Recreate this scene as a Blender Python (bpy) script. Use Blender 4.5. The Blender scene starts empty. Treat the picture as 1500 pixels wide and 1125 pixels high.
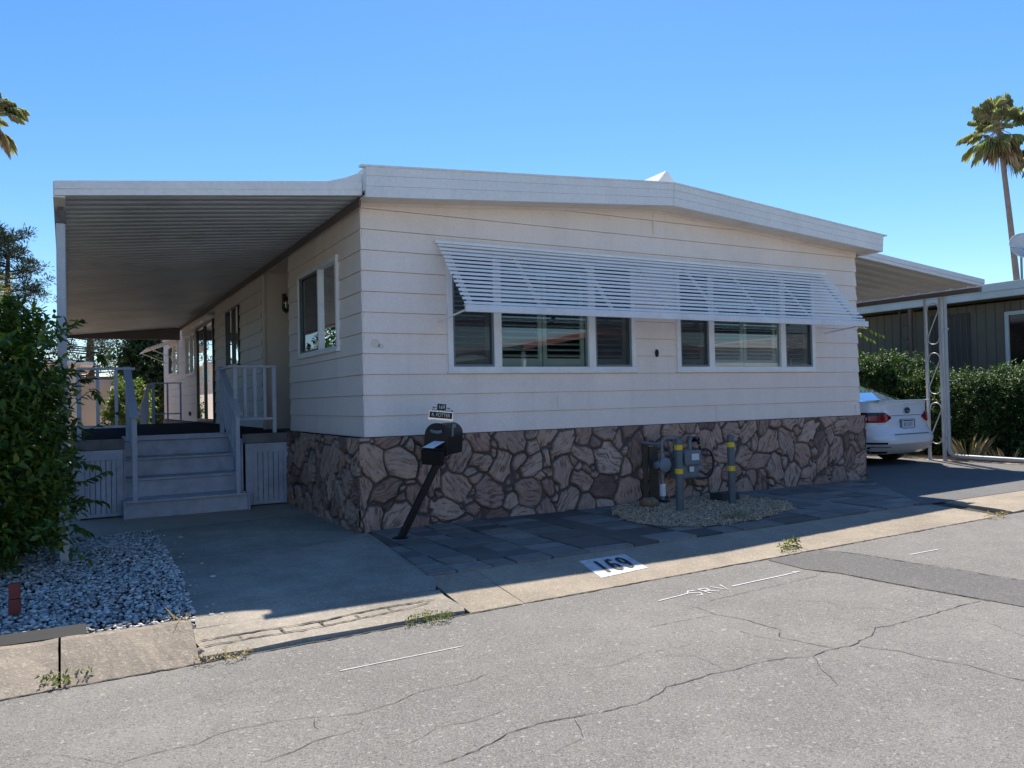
import bpy, bmesh, math, random
import numpy as np
from mathutils import Vector, Matrix

random.seed(7)
RNG = np.random.default_rng(11)
SC = bpy.context.scene
COL = SC.collection
R = math.radians

# ------------------------------------------------------------------ helpers
def empty(name, label, cat, loc=(0, 0, 0), rotz=0.0, group=None):
    o = bpy.data.objects.new(name, None)
    o.empty_display_size = 0.2
    COL.objects.link(o)
    o.location = loc
    o.rotation_euler = (0, 0, rotz)
    tag(o, label, cat, group)
    return o

def tag(o, label=None, cat=None, group=None, kind=None):
    if label: o['label'] = label
    if cat: o['category'] = cat
    if group: o['group'] = group
    if kind: o['kind'] = kind
    return o

def world_loc(o):
    v = Vector((0, 0, 0))
    while o is not None:
        v += Vector(o.location)
        o = o.parent
    return v

def link_mesh(name, me, parent=None):
    o = bpy.data.objects.new(name, me)
    COL.objects.link(o)
    if parent is not None:
        o.parent = parent
    return o

class MB:
    """collects shapes and links them as ONE mesh object"""
    def __init__(self):
        self.v = []; self.f = []; self.mi = []; self.m = 0
    def add(self, verts, faces):
        b = len(self.v)
        self.v += [tuple(p) for p in verts]
        for f in faces:
            self.f.append(tuple(b + i for i in f)); self.mi.append(self.m)
        return self
    def box(self, x0, x1, y0, y1, z0, z1):
        return self.add([(x0,y0,z0),(x1,y0,z0),(x1,y1,z0),(x0,y1,z0),(x0,y0,z1),(x1,y0,z1),(x1,y1,z1),(x0,y1,z1)],
            [(0,3,2,1),(4,5,6,7),(0,1,5,4),(1,2,6,5),(2,3,7,6),(3,0,4,7)])
    def obox(self, c, ax, ay, az, sx, sy, sz):
        c = Vector(c); ax = Vector(ax).normalized()*sx/2; ay = Vector(ay).normalized()*sy/2; az = Vector(az).normalized()*sz/2
        vs = [c+a*ax+b*ay+d*az for d in (-1,1) for a,b in ((-1,-1),(1,-1),(1,1),(-1,1))]
        return self.add(vs, [(0,3,2,1),(4,5,6,7),(0,1,5,4),(1,2,6,5),(2,3,7,6),(3,0,4,7)])
    def bar(self, p, q, w, h, up=(0,0,1)):
        p = Vector(p); q = Vector(q); d = (q-p)
        s = d.cross(Vector(up))
        if s.length < 1e-6: s = Vector((1,0,0))
        s.normalize(); u = s.cross(d).normalized()
        return self.obox((p+q)/2, d, s, u, d.length, w, h)
    def tube(self, pts, r, seg=8, cap=True):
        pts = [Vector(p) for p in pts]
        n = len(pts)
        rs = r if isinstance(r, (list, tuple)) else [r]*n
        rings = []
        prev = None
        for i, p in enumerate(pts):
            t = (pts[min(i+1,n-1)]-pts[max(i-1,0)]).normalized()
            if prev is None:
                a = Vector((0,0,1)) if abs(t.z) < .9 else Vector((1,0,0))
                s = t.cross(a).normalized()
            else:
                s = (prev - t*prev.dot(t)).normalized()
            prev = s; u = t.cross(s)
            rings.append([p+(s*math.cos(2*math.pi*k/seg)+u*math.sin(2*math.pi*k/seg))*rs[i] for k in range(seg)])
        vs = [v for rg in rings for v in rg]
        fs = []
        for i in range(n-1):
            for k in range(seg):
                k2 = (k+1) % seg
                fs.append((i*seg+k, i*seg+k2, (i+1)*seg+k2, (i+1)*seg+k))
        if cap:
            fs.append(tuple(reversed(range(seg)))); fs.append(tuple((n-1)*seg+k for k in range(seg)))
        return self.add(vs, fs)
    def prism(self, poly, ext):
        """polygon (3d pts) extruded by vector ext"""
        n = len(poly); e = Vector(ext)
        vs = [Vector(p) for p in poly]+[Vector(p)+e for p in poly]
        return self.add(vs, [tuple(reversed(range(n))), tuple(range(n,2*n))]+[(i,(i+1)%n,n+(i+1)%n,n+i) for i in range(n)])
    def grid(self, P):
        """P: list of rows of 3d points"""
        h = len(P); w = len(P[0])
        return self.add([p for r in P for p in r], [(i*w+j,i*w+j+1,(i+1)*w+j+1,(i+1)*w+j) for i in range(h-1) for j in range(w-1)])
    def lathe(self, c, prof, seg=16, axis='z'):
        vs=[]; n=len(prof)
        for r,h in prof:
            for k in range(seg):
                a=2*math.pi*k/seg; x=r*math.cos(a); y=r*math.sin(a)
                p={'z':(x,y,h),'y':(x,h,y),'x':(h,x,y)}[axis]
                vs.append((c[0]+p[0],c[1]+p[1],c[2]+p[2]))
        fs=[(i*seg+k,i*seg+(k+1)%seg,(i+1)*seg+(k+1)%seg,(i+1)*seg+k) for i in range(n-1) for k in range(seg)]
        fs.append(tuple(range(seg))); fs.append(tuple((n-1)*seg+k for k in range(seg)))
        return self.add(vs,fs)
    def build(self, name, mats, parent=None, smooth=False, bevel=0.0, local=False, label=None, fixn=True, solid=0.0):
        me = bpy.data.meshes.new(name)
        vs = self.v
        if parent is not None and not local:
            o = world_loc(parent); vs = [(p[0]-o.x,p[1]-o.y,p[2]-o.z) for p in vs]
        me.from_pydata(vs, [], self.f)
        mats = mats if isinstance(mats,(list,tuple)) else [mats]
        for m in mats: me.materials.append(m)
        if len(mats) > 1:
            me.polygons.foreach_set('material_index', self.mi)
        if fixn:
            bm = bmesh.new(); bm.from_mesh(me); bmesh.ops.recalc_face_normals(bm, faces=bm.faces); bm.to_mesh(me); bm.free()
        if smooth:
            me.polygons.foreach_set('use_smooth', [True]*len(me.polygons))
            try: me.set_sharp_from_angle(angle=R(40))
            except Exception: pass
        me.update()
        ob = link_mesh(name, me, parent)
        if solid:
            s = ob.modifiers.new('thickness','SOLIDIFY'); s.thickness = solid; s.offset = 0
        if bevel:
            b = ob.modifiers.new('bevel','BEVEL'); b.width = bevel; b.segments = 2; b.limit_method='ANGLE'; b.angle_limit=R(40)
        if label: ob['label'] = label
        return ob

def struct(name, mb, m, smooth=False, fixn=True, kind='structure'):
    o = mb.build(name, m, None, smooth=smooth, fixn=fixn)
    o['kind'] = kind
    return o

def copy_tree(o, parent=None, children=None):
    c = o.copy(); COL.objects.link(c)
    if parent is not None: c.parent = parent
    for ch in [x for x in bpy.data.objects if x.parent == o]:
        copy_tree(ch, c)
    return c

# ------------------------------------------------------------------ materials
class NT:
    def __init__(self, name):
        self.mat = bpy.data.materials.new(name); self.mat.use_nodes = True
        self.t = self.mat.node_tree; self.n = self.t.nodes; self.l = self.t.links
        self.bsdf = self.n['Principled BSDF']; self.out = self.n['Material Output']
        self.tc = self.n.new('ShaderNodeTexCoord')
    def new(self, typ, **kw):
        nd = self.n.new(typ)
        for k, v in kw.items():
            if k.startswith('i_'):
                nd.inputs[k[2:].replace('_',' ')].default_value = v
            else: setattr(nd, k, v)
        return nd
    def link(self, a, b): self.l.new(a, b)
    def noise(self, scale, detail=4, rough=.55, coord='Object', vec=None, dist=0.0):
        nd = self.new('ShaderNodeTexNoise'); nd.inputs['Scale'].default_value = scale
        nd.inputs['Detail'].default_value = detail; nd.inputs['Roughness'].default_value = rough
        nd.inputs['Distortion'].default_value = dist
        self.link(vec if vec is not None else self.tc.outputs[coord], nd.inputs['Vector'])
        return nd.outputs['Fac']
    def voro(self, scale, feature='F1', out='Distance', vec=None, rnd=1.0):
        nd = self.new('ShaderNodeTexVoronoi', feature=feature); nd.inputs['Scale'].default_value = scale
        nd.inputs['Randomness'].default_value = rnd
        self.link(vec if vec is not None else self.tc.outputs['Object'], nd.inputs['Vector'])
        return nd.outputs[out]
    def mapping(self, scale=(1,1,1), rot=(0,0,0), coord='Object'):
        nd = self.new('ShaderNodeMapping'); nd.inputs['Scale'].default_value = scale; nd.inputs['Rotation'].default_value = rot
        self.link(self.tc.outputs[coord], nd.inputs['Vector']); return nd.outputs['Vector']
    def ramp(self, fac, stops):
        nd = self.new('ShaderNodeValToRGB'); el = nd.color_ramp.elements
        while len(el) > 1: el.remove(el[0])
        el[0].position = stops[0][0]; c = stops[0][1]
        el[0].color = (*c,1) if isinstance(c,(tuple,list)) else (c,c,c,1)
        for p, c in stops[1:]:
            e = el.new(p); e.color = (*c,1) if isinstance(c,(tuple,list)) else (c,c,c,1)
        self.link(fac, nd.inputs['Fac']); return nd.outputs['Color']
    def mix(self, fac, a, b, mode='MIX'):
        nd = self.new('ShaderNodeMix', data_type='RGBA', blend_type=mode)
        for s, v in ((nd.inputs[0], fac), (nd.inputs[6], a), (nd.inputs[7], b)):
            if isinstance(v, (int,float)): s.default_value = v
            elif isinstance(v, (tuple,list)): s.default_value = (*v,1) if len(v)==3 else v
            else: self.link(v, s)
        return nd.outputs[2]
    def math(self, op, a, b=0.0):
        nd = self.new('ShaderNodeMath', operation=op)
        for s, v in ((nd.inputs[0], a), (nd.inputs[1], b)):
            if isinstance(v, (int,float)): s.default_value = v
            else: self.link(v, s)
        return nd.outputs[0]
    def bump(self, h, strength=.3, dist=.01):
        nd = self.new('ShaderNodeBump'); nd.inputs['Strength'].default_value = strength; nd.inputs['Distance'].default_value = dist
        self.link(h, nd.inputs['Height']); self.link(nd.outputs['Normal'], self.bsdf.inputs['Normal']); return nd.outputs['Normal']
    def color(self, c):
        if isinstance(c,(tuple,list)): self.bsdf.inputs['Base Color'].default_value = (*c,1)
        else: self.link(c, self.bsdf.inputs['Base Color'])
    def set(self, rough=None, metal=None, spec=None):
        if rough is not None:
            if isinstance(rough,(int,float)): self.bsdf.inputs['Roughness'].default_value = rough
            else: self.link(rough, self.bsdf.inputs['Roughness'])
        if metal is not None: self.bsdf.inputs['Metallic'].default_value = metal
        if spec is not None: self.bsdf.inputs['Specular IOR Level'].default_value = spec
        return self

def paint(name, c, rough=.55, var=.12, scale=2.5, fine=40, bump=.08, metal=0.0, spec=None, tint=None, streak=False):
    t = NT(name)
    vec = t.mapping((1,1,.25)) if streak else None
    n1 = t.noise(scale, 5, .6, vec=vec); n2 = t.noise(fine, 3)
    dk = tuple(x*(1-var) for x in c); lt = tuple(min(1,x*(1+var*.45)) for x in c)
    col = t.mix(t.ramp(n1, [(.3,0.0),(.7,1.0)]), dk, lt)
    if tint: col = t.mix(t.math('MULTIPLY', t.ramp(t.noise(scale*1.7,6,.7),[(.5,0.),(.75,1.)]), .5), col, tint)
    if streak: col = t.mix(t.math('MULTIPLY', t.ramp(t.noise(7, 4, .6, vec=t.mapping((1,1,.05))),[(.52,0.),(.78,1.)]), .22), col, tuple(x*.72 for x in c))
    col = t.mix(.12, col, t.ramp(n2,[(.3,.1),(.7,1.)]), 'MULTIPLY')
    t.color(col); t.set(rough, metal, spec); nb_ = t.math('ADD', t.math('MULTIPLY', n2, .35), t.noise(2.6,2,.5)) if streak else n2
    t.bump(nb_, bump*(1.0 if streak else 1), .006 if streak else .003)
    return t.mat

def flat(name, c, rough=.5, metal=0.0, spec=None):
    return paint(name, c, rough, .1, 4, 60, .03, metal, spec)

m_siding = paint('siding_paint', (.91,.79,.71), .6, .08, 1.1, 55, .10, tint=(.74,.65,.56), streak=True)
m_alcove = paint('panel_paint', (.76,.66,.57), .6, .06, 1.0, 70, .05)
m_trimwhite = paint('white_trim_paint', (.84,.83,.81), .5, .06, 1.2, 30, .03, tint=(.70,.68,.64), streak=True)
m_soffit = paint('soffit_paint', (.82,.74,.66), .6, .08, 2, 40, .05, tint=(.60,.46,.36))
m_roof = paint('roof_coating', (.80,.80,.79), .7, .10, 2, 25, .3)
m_vinyl = flat('white_vinyl', (.86,.85,.84), .35)
m_awn = paint('slat_paint', (.88,.86,.83), .4, .08, 3, 60, .04)
m_awnbar = paint('worn_bar_paint', (.74,.75,.78), .5, .08, 3, 50, .08, tint=(.45,.42,.40))
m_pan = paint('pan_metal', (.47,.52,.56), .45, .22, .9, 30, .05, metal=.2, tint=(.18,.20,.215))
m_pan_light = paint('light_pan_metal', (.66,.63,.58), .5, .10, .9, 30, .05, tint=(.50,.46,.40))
m_beam_dark = paint('dark_beam_paint', (.16,.13,.12), .6)
m_post = paint('post_paint', (.50,.525,.555), .45, .12, 3, 40, .05)
m_rust = paint('rusty_cap', (.14,.12,.12), .7, .4, 18, 80, .4)
m_rail = paint('rail_paint', (.55,.60,.68), .5, .12, 3, 60, .06)
m_step = paint('step_paint', (.56,.61,.69), .55, .24, 4.5, 70, .15, tint=(.30,.31,.33))
m_deckwood = paint('grey_weathered_wood', (.22,.21,.20), .8, .3, 6, 60, .4, streak=False)
m_carpet = paint('dark_carpet', (.035,.022,.028), .95, .3, 6, 300, .5, spec=.1)
m_black = flat('black_paint', (.006,.006,.0075), .45, spec=.3)
m_blackrough = flat('black_rubber', (.018,.018,.018), .8)
m_chrome = flat('chrome', (.50,.51,.52), .18, 1.0)
m_brass = paint('dark_brass', (.16,.11,.06), .35, .3, 20, 80, .1, metal=.8)
m_platetext = flat('plate_lettering', (.72,.74,.78), .4)
m_greymetal = paint('meter_grey', (.15,.19,.205), .45, .1, 6, 60, .05)
m_greylight = paint('regulator_grey', (.20,.235,.27), .4, .12, 10, 60, .05)
m_yellow = paint('yellow_tape', (.78,.52,.02), .5, .12, 8, 60, .03)
m_bollard = paint('bollard_grey', (.10,.125,.14), .5, .15, 6, 60, .06)
m_pipe = paint('galvanised_pipe', (.22,.23,.24), .5, .25, 9, 60, .1, metal=.4)
m_hose = flat('dark_hose', (.03,.032,.035), .5)
m_brick = paint('red_brick', (.22,.05,.04), .8, .25, 14, 60, .4)
m_rock = paint('tan_rock', (.26,.17,.10), .85, .3, 12, 40, .6)
m_palmtrunk = paint('palm_trunk', (.24,.21,.20), .9, .2, 3, 12, .6)
m_bark = paint('bark', (.10,.075,.055), .9, .4, 8, 30, .8)
m_whitepaint = paint('road_white', (.66,.66,.66), .8, .3, 22, 140, .4, tint=(.34,.33,.31))
m_num = flat('stencil_black', (.02,.02,.024), .7)
m_olive = paint('olive_siding', (.16,.133,.092), .75, .12, 2, 40, .05)
m_oliveroof = paint('neighbour_roof', (.42,.43,.42), .8, .15, 2, 30, .3)
m_neightrim = paint('neighbour_trim', (.58,.60,.57), .6, .1, 2, 40, .05)
m_darkglass = flat('dark_glass', (.006,.007,.01), .06)
m_brown = paint('brown_post', (.16,.10,.07), .7)
m_shed = paint('shed_wall', (.80,.76,.70), .7, .06, 1, 40, .05)
m_shedtrim = paint('shed_trim', (.34,.20,.17), .7)
m_dish = flat('dish_grey', (.55,.56,.56), .5)
m_red = paint('red_fascia', (.36,.15,.12), .6)
m_darkwall = paint('dark_wall', (.09,.075,.06), .8)
m_door = flat('door_black', (.012,.012,.014), .3)
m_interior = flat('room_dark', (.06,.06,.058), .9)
m_shutter = flat('shutter_white', (.74,.78,.74), .5)
m_envelope = flat('envelope_paper', (.80,.80,.80), .8)
m_valve = paint('valve_box_green', (.03,.05,.045), .7)
m_slab = paint('shade_toned_slab', (.024,.026,.028), .85, .2, 5, 80, .3)  # near black: shade over the edging slab is put into its colour

def m_glass(name, tint, gloss=.10, rough=.0):
    t = NT(name); t.n.remove(t.bsdf)
    tr = t.new('ShaderNodeBsdfTransparent'); tr.inputs['Color'].default_value = (*tint,1)
    gl = t.new('ShaderNodeBsdfGlossy'); gl.inputs['Roughness'].default_value = rough
    gl.inputs['Color'].default_value = (.92,.97,1,1)
    nz = t.noise(1.3, 2)
    bp = t.new('ShaderNodeBump'); bp.inputs['Strength'].default_value = .018; bp.inputs['Distance'].default_value = .02
    t.link(nz, bp.inputs['Height']); t.link(bp.outputs['Normal'], gl.inputs['Normal'])
    fr = t.new('ShaderNodeFresnel'); fr.inputs['IOR'].default_value = 1.5
    fac = t.math('ADD', t.math('MULTIPLY', fr.outputs[0], 1.6), gloss)
    nc = t.new('ShaderNodeClamp'); t.link(fac, nc.inputs[0])
    mx = t.new('ShaderNodeMixShader'); t.link(nc.outputs[0], mx.inputs[0]); t.link(tr.outputs[0], mx.inputs[1]); t.link(gl.outputs[0], mx.inputs[2])
    t.link(mx.outputs[0], t.out.inputs['Surface'])
    return t.mat
m_pane = m_glass('window_glass', (.66,.74,.70), .05)
m_mirrorpane = m_glass('reflective_glass', (.10,.12,.12), .22)
m_carglass = m_glass('car_glass', (.03,.035,.04), .30)
def m_screenf():
    t = NT('insect_screen'); t.n.remove(t.bsdf)
    tr = t.new('ShaderNodeBsdfTransparent'); tr.inputs['Color'].default_value = (.8,.8,.8,1)
    df = t.new('ShaderNodeBsdfDiffuse'); df.inputs['Color'].default_value = (.11,.11,.115,1)
    mx = t.new('ShaderNodeMixShader'); mx.inputs[0].default_value = .36
    t.link(tr.outputs[0], mx.inputs[1]); t.link(df.outputs[0], mx.inputs[2]); t.link(mx.outputs[0], t.out.inputs['Surface'])
    return t.mat
m_screen = m_screenf()

def m_asphaltf(name, base, speck, warm=(.23,.215,.20), stain=.35):
    t = NT(name)
    v1 = t.voro(95, out='Color'); v2 = t.voro(210, out='Color'); v3 = t.voro(70, out='Color')
    big = t.noise(.55, 5, .6); mid = t.noise(3.2, 6, .65); fine = t.noise(160, 3, .6)
    streak = t.noise(1.2, 5, .6, vec=t.mapping((.25,2.2,1)))
    def ch(v):
        s = t.new('ShaderNodeSeparateColor'); t.link(v, s.inputs[0]); return s.outputs[0]
    col = t.mix(t.ramp(big,[(.35,0.),(.65,1.)]), tuple(x*.84 for x in base), warm)
    oil = t.noise(1.7, 3, .5); col = t.mix(t.math('MULTIPLY', t.ramp(oil,[(.66,0.),(.74,1.)]), .35), col, tuple(x*.55 for x in base))
    col = t.mix(t.math('MULTIPLY', t.ramp(mid,[(.4,1.),(.62,0.)]), stain), col, tuple(x*.70 for x in base))
    col = t.mix(t.math('MULTIPLY', t.ramp(streak,[(.5,0.),(.75,1.)]), .3), col, tuple(x*.78 for x in base))
    col = t.mix(t.ramp(ch(v1),[(.0,.75),(.25,.0)]), col, tuple(x*.50 for x in base))
    col = t.mix(t.ramp(ch(v2),[(.62,.0),(.95,.7)]), col, speck)
    col = t.mix(t.ramp(ch(v3),[(.97,.0),(.995,.55)]), col, tuple(min(1,x*1.25) for x in speck))
    t.color(col); t.set(.88, spec=.25)
    h = t.math('ADD', t.voro(95), t.math('MULTIPLY', fine, .7))
    t.bump(h, .4, .005)
    return t.mat
m_road = m_asphaltf('old_asphalt', (.195,.187,.175), (.33,.315,.29), warm=(.225,.213,.195), stain=.45)
m_patch = m_asphaltf('asphalt_patch', (.125,.122,.120), (.23,.225,.215), warm=(.14,.135,.13), stain=.2)
m_cpdrive = m_asphaltf('drive_asphalt', (.15,.15,.15), (.26,.255,.25), warm=(.17,.168,.165), stain=.3)

def m_concretef(name, c, dark, stain=.5, spk=.6, scale=1.0):
    t = NT(name)
    n1 = t.noise(.9*scale, 6, .65); n2 = t.noise(5*scale, 6, .7); n3 = t.noise(130, 3, .6); v = t.voro(85, out='Color')
    s = t.new('ShaderNodeSeparateColor'); t.link(v, s.inputs[0])
    col = t.mix(t.math('MULTIPLY', t.ramp(n1,[(.38,1.),(.62,0.)]), stain), c, dark)
    col = t.mix(t.math('MULTIPLY', t.ramp(n2,[(.35,1.),(.6,0.)]), stain*.6), col, dark)
    col = t.mix(t.ramp(s.outputs[0],[(0.,spk),(.3,0.)]), col, tuple(x*.55 for x in c))
    col = t.mix(t.ramp(s.outputs[1],[(.75,0.),(1.,spk)]), col, tuple(min(1,x*1.5) for x in c))
    t.color(col); t.set(.9, spec=.25)
    t.bump(t.math('ADD', t.math('MULTIPLY', n2, 2.0), t.math('ADD', n3, t.voro(85))), .35, .004)
    return t.mat
m_gutter = m_concretef('kerb_concrete', (.385,.325,.25), (.23,.195,.155), stain=.75, spk=.4)
m_drive = m_concretef('driveway_concrete', (.42,.37,.30), (.21,.19,.16), stain=.75, spk=.35)
m_pad = m_concretef('pad_concrete', (.46,.39,.31), (.24,.21,.18), stain=.4, spk=.3)
m_earth = m_concretef('dry_earth', (.52,.37,.245), (.34,.25,.17), stain=.6)
m_ground = m_concretef('far_ground', (.42,.38,.32), (.30,.27,.22), stain=.6)
m_crack = flat('crack_dirt', (.06,.054,.046), .95)

def m_stonef():
    t = NT('flagstone')
    at = t.new('ShaderNodeVertexColor', layer_name='stone')
    s = t.new('ShaderNodeSeparateColor'); t.link(at.outputs['Color'], s.inputs[0])
    tone = t.ramp(s.outputs[0], [(0,(.16,.10,.08)),(.15,(.30,.185,.145)),(.35,(.48,.32,.245)),(.55,(.36,.25,.20)),(.75,(.51,.36,.28)),(.9,(.42,.25,.18)),(1,(.54,.40,.32))])
    col = t.mix(t.ramp(s.outputs[1],[(.22,.75),(.50,0.)]), tone, (.11,.07,.058))
    col = t.mix(t.ramp(s.outputs[1],[(.6,0.),(.95,.4)]), col, (.44,.36,.31))
    col = t.mix(t.math('MULTIPLY', t.ramp(t.noise(9,5,.7),[(.45,0.),(.7,1.)]), .35), col, (.10,.085,.085))
    col = t.mix(s.outputs[2], col, (.105,.083,.073))
    t.color(col); t.set(.8, spec=.3)
    t.bump(t.noise(90,4,.65), .4, .006)
    return t.mat
m_stone = m_stonef()

def m_islandf(name, stops, rough=.8, bump=.3, bscale=60, transl=0.0, spec=.4, noise=0.0):
    t = NT(name)
    g = t.new('ShaderNodeNewGeometry')
    col = t.ramp(g.outputs['Random Per Island'], stops)
    if noise: col = t.mix(t.math('MULTIPLY', t.ramp(t.noise(7,5,.7),[(.35,1.),(.65,0.)]), noise), col, tuple(x*.5 for x in stops[0][1]))
    t.color(col); t.set(rough, spec=spec)
    if bump: t.bump(t.noise(bscale,4,.6), bump, .004)
    if transl:
        tl = t.new('ShaderNodeBsdfTranslucent'); t.link(t.mix(1.0, col, (1.25,1.3,.55), 'MULTIPLY'), tl.inputs['Color'])
        mx = t.new('ShaderNodeMixShader'); mx.inputs[0].default_value = transl
        t.link(t.bsdf.outputs[0], mx.inputs[1]); t.link(tl.outputs[0], mx.inputs[2]); t.link(mx.outputs[0], t.out.inputs['Surface'])
    return t.mat
m_slate = m_islandf('slate_tiles', [(0,(.070,.070,.070)),(.2,(.16,.16,.155)),(.4,(.23,.228,.22)),(.55,(.115,.118,.12)),(.7,(.27,.265,.25)),(.85,(.20,.20,.175)),(1,(.095,.096,.10))], .62, .35, 26, noise=.35)
m_gravel = m_islandf('white_chips', [(0,(.18,.17,.16)),(.3,(.40,.385,.365)),(.7,(.60,.58,.55)),(1,(.78,.75,.71))], .7, .2)
m_pebble = m_islandf('pea_gravel', [(0,(.17,.10,.06)),(.3,(.42,.27,.165)),(.6,(.58,.40,.26)),(.85,(.68,.52,.38)),(1,(.28,.22,.17))], .75, .2)
m_leaf_bush = m_islandf('bush_leaf', [(0,(.032,.072,.012)),(.35,(.065,.130,.020)),(.7,(.110,.190,.028)),(.92,(.18,.24,.035)),(1,(.27,.27,.06))], .45, 0, transl=.40, spec=.5)
m_leaf_top = m_islandf('dry_flower', [(0,(.20,.22,.06)),(.4,(.30,.24,.13)),(.75,(.36,.27,.19)),(1,(.22,.26,.06))], .7, 0, transl=.3)
m_leaf_hedge = m_islandf('hedge_leaf', [(0,(.016,.042,.012)),(.4,(.030,.078,.018)),(.8,(.055,.120,.026)),(1,(.095,.155,.035))], .48, 0, transl=.3, spec=.35)
m_leaf_bright = m_islandf('bright_leaf', [(0,(.06,.11,.02)),(.5,(.11,.18,.03)),(1,(.22,.26,.06))], .45, 0, transl=.4)
m_leaf_tree = m_islandf('tree_leaf', [(0,(.016,.034,.014)),(.5,(.034,.066,.022)),(1,(.075,.115,.035))], .5, 0, transl=.25)
m_needle = m_islandf('pine_needle', [(0,(.020,.036,.026)),(.6,(.034,.056,.036)),(1,(.060,.082,.048))], .6, 0, transl=.15)
m_palm = m_islandf('palm_leaf', [(0,(.22,.26,.18)),(.6,(.32,.37,.26)),(1,(.46,.48,.36))], .5, 0, transl=.55)
m_palmdead = m_islandf('dead_palm_leaf', [(0,(.30,.24,.16)),(.6,(.42,.33,.23)),(1,(.52,.43,.31))], .8, 0, transl=.2)
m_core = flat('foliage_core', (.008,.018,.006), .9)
m_drygrass = m_islandf('dry_grass', [(0,(.40,.31,.18)),(1,(.60,.50,.32))], .8, 0, transl=.3)
m_weed = m_islandf('weed_leaf', [(0,(.10,.15,.03)),(.6,(.17,.21,.05)),(1,(.30,.28,.09))], .6, 0, transl=.3)

m_car = NT('car_white_paint')
m_car.color((.84,.85,.87)); m_car.set(.25, spec=.5); m_car.bsdf.inputs['Coat Weight'].default_value = .8; m_car.bsdf.inputs['Coat Roughness'].default_value = .03
m_car = m_car.mat
m_lamp = NT('tail_lamp_red'); m_lamp.color((.28,.006,.012)); m_lamp.set(.12, spec=.6); m_lamp = m_lamp.mat
m_lampclear = NT('tail_lamp_clear'); m_lampclear.color((.62,.50,.50)); m_lampclear.set(.15); m_lampclear = m_lampclear.mat
m_lampdark = flat('tail_lamp_dark', (.02,.004,.006), .12)

# ------------------------------------------------------------------ ground heights
def zr(x): return -.15+.013*(min(max(x,-6),14)+2)
def zt(x): return -.03+.005*min(max(x,-6),14)
def zg(x, y):
    if y <= -2.75: return zr(x)
    if y <= -2.0: return zt(x)+(zr(x)-zt(x))*(-2.0-y)/.75
    return zt(x)*min(1,max(0,-y/2))

# far ground, with a hole-free sheet a little below everything
g = MB(); g.add([(-400,-400,-.42),(400,-400,-.42),(400,400,-.42),(-400,400,-.42)],[(0,1,2,3)])
struct('ground', g, m_ground)
g = MB(); xs = [-60,-30,-15,-10]+[-6+i*.5 for i in range(41)]+[18,25,40,70]
g.grid([[(x,y,zr(x)) for x in xs] for y in (-2.752,-3.5,-5,-8,-11.5)])
struct('road', g, m_road)
def yard(poly, lift, name, m, step=.25):
    """sheet over a plan polygon following the ground"""
    bm = bmesh.new()
    vs = [bm.verts.new((x,y,0)) for x,y in poly]; bm.faces.new(vs)
    x0=min(p[0] for p in poly); x1=max(p[0] for p in poly); y0=min(p[1] for p in poly); y1=max(p[1] for p in poly)
    cuts = [((1,0,0),x0+i*1.0) for i in range(1,int(x1-x0)+1)]+[((0,1,0),c) for c in (-2.55,-2.3,-2.0,-1.5,-1.,-.5,0.,1.,2.) if y0<c<y1]
    for nrm,c in cuts:
        co = (c,0,0) if nrm[0] else (0,c,0)
        bmesh.ops.bisect_plane(bm, geom=bm.verts[:]+bm.edges[:]+bm.faces[:], plane_co=co, plane_no=nrm)
    for v in bm.verts: v.co.z = zg(v.co.x, v.co.y)+lift
    bmesh.ops.recalc_face_normals(bm, faces=bm.faces)
    for f in bm.faces:
        if f.normal.z < 0: f.normal_flip()
    me = bpy.data.meshes.new(name); bm.to_mesh(me); bm.free(); me.materials.append(m)
    o = link_mesh(name, me); o['kind'] = 'structure'; return o
# base earth under the lot
yard([(-14,-2.0),(5.6,-2.0),(30,-2.0),(30,40),(-14,40)], -.03, 'terrain', m_earth)
# dry strip between car port and neighbour
yard([(11.05,-2.0),(30,-2.0),(30,20),(11.05,20)], .0, 'dry_strip', m_earth)
yard([(7.30,.0),(5.62,-2.02),(11.02,-2.02),(11.02,14),(7.30,14)], .004, 'carport_driveway', m_cpdrive)
DRV = [(-1.765,1.44),(-1.795,-1.2),(-1.86,-2.30),(-.29,-2.28),(-.21,-2.12),(0.0,-.42),(-.02,-.2),(-.04,1.68)]
yard(DRV, .006, 'driveway', m_drive)
yard([(-3.2,2.95),(-3.2,1.30),(-1.77,1.45),(-.04,1.69),(-.04,2.95)], .003, 'walk_pad', m_pad)

yard([(-6.3,1.50),(-2.62,1.50),(-2.62,22),(-6.3,22)], .004, 'bounce_cut_ground', m_patch)  # added dark ground sheet that cuts warm bounce onto the porch awning
# rolled gutter kerb (two lengths: in front of slate, and right of the drain)
def gut_z(x, y):
    u = (-2.0-y)/.75; a = zt(x); b = zr(x)
    if u < .08: return a-.006*u/.08
    if u < .85: return (a-.006)+((b+.014)-(a-.006))*(u-.08)/.77
    return (b+.014)+(-.012)*(u-.85)/.15
def strip(name, xs, ys, zf, m, thick=.12):
    g = MB(); P = [[(x,y,zf(x,y)) for x in xs] for y in ys]; g.grid(P)
    y0, y1 = ys[0], ys[-1]
    g.grid([[(x,y1,zf(x,y1)) for x in xs],[(x,y1,zf(x,y1)-thick) for x in xs]])
    g.grid([[(x,y0,zf(x,y0)-thick) for x in xs],[(x,y0,zf(x,y0)) for x in xs]])
    for x in (xs[0], xs[-1]):
        g.add([(x,y,zf(x,y)) for y in ys]+[(x,y,zf(x,y)-thick) for y in reversed(ys)], [tuple(range(2*len(ys)))])
    return struct(name, g, m)
def frange(a,b,n): return [a+(b-a)*i/n for i in range(n+1)]
gys = [-2.0,-2.06,-2.2,-2.35,-2.5,-2.638,-2.75]
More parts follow.
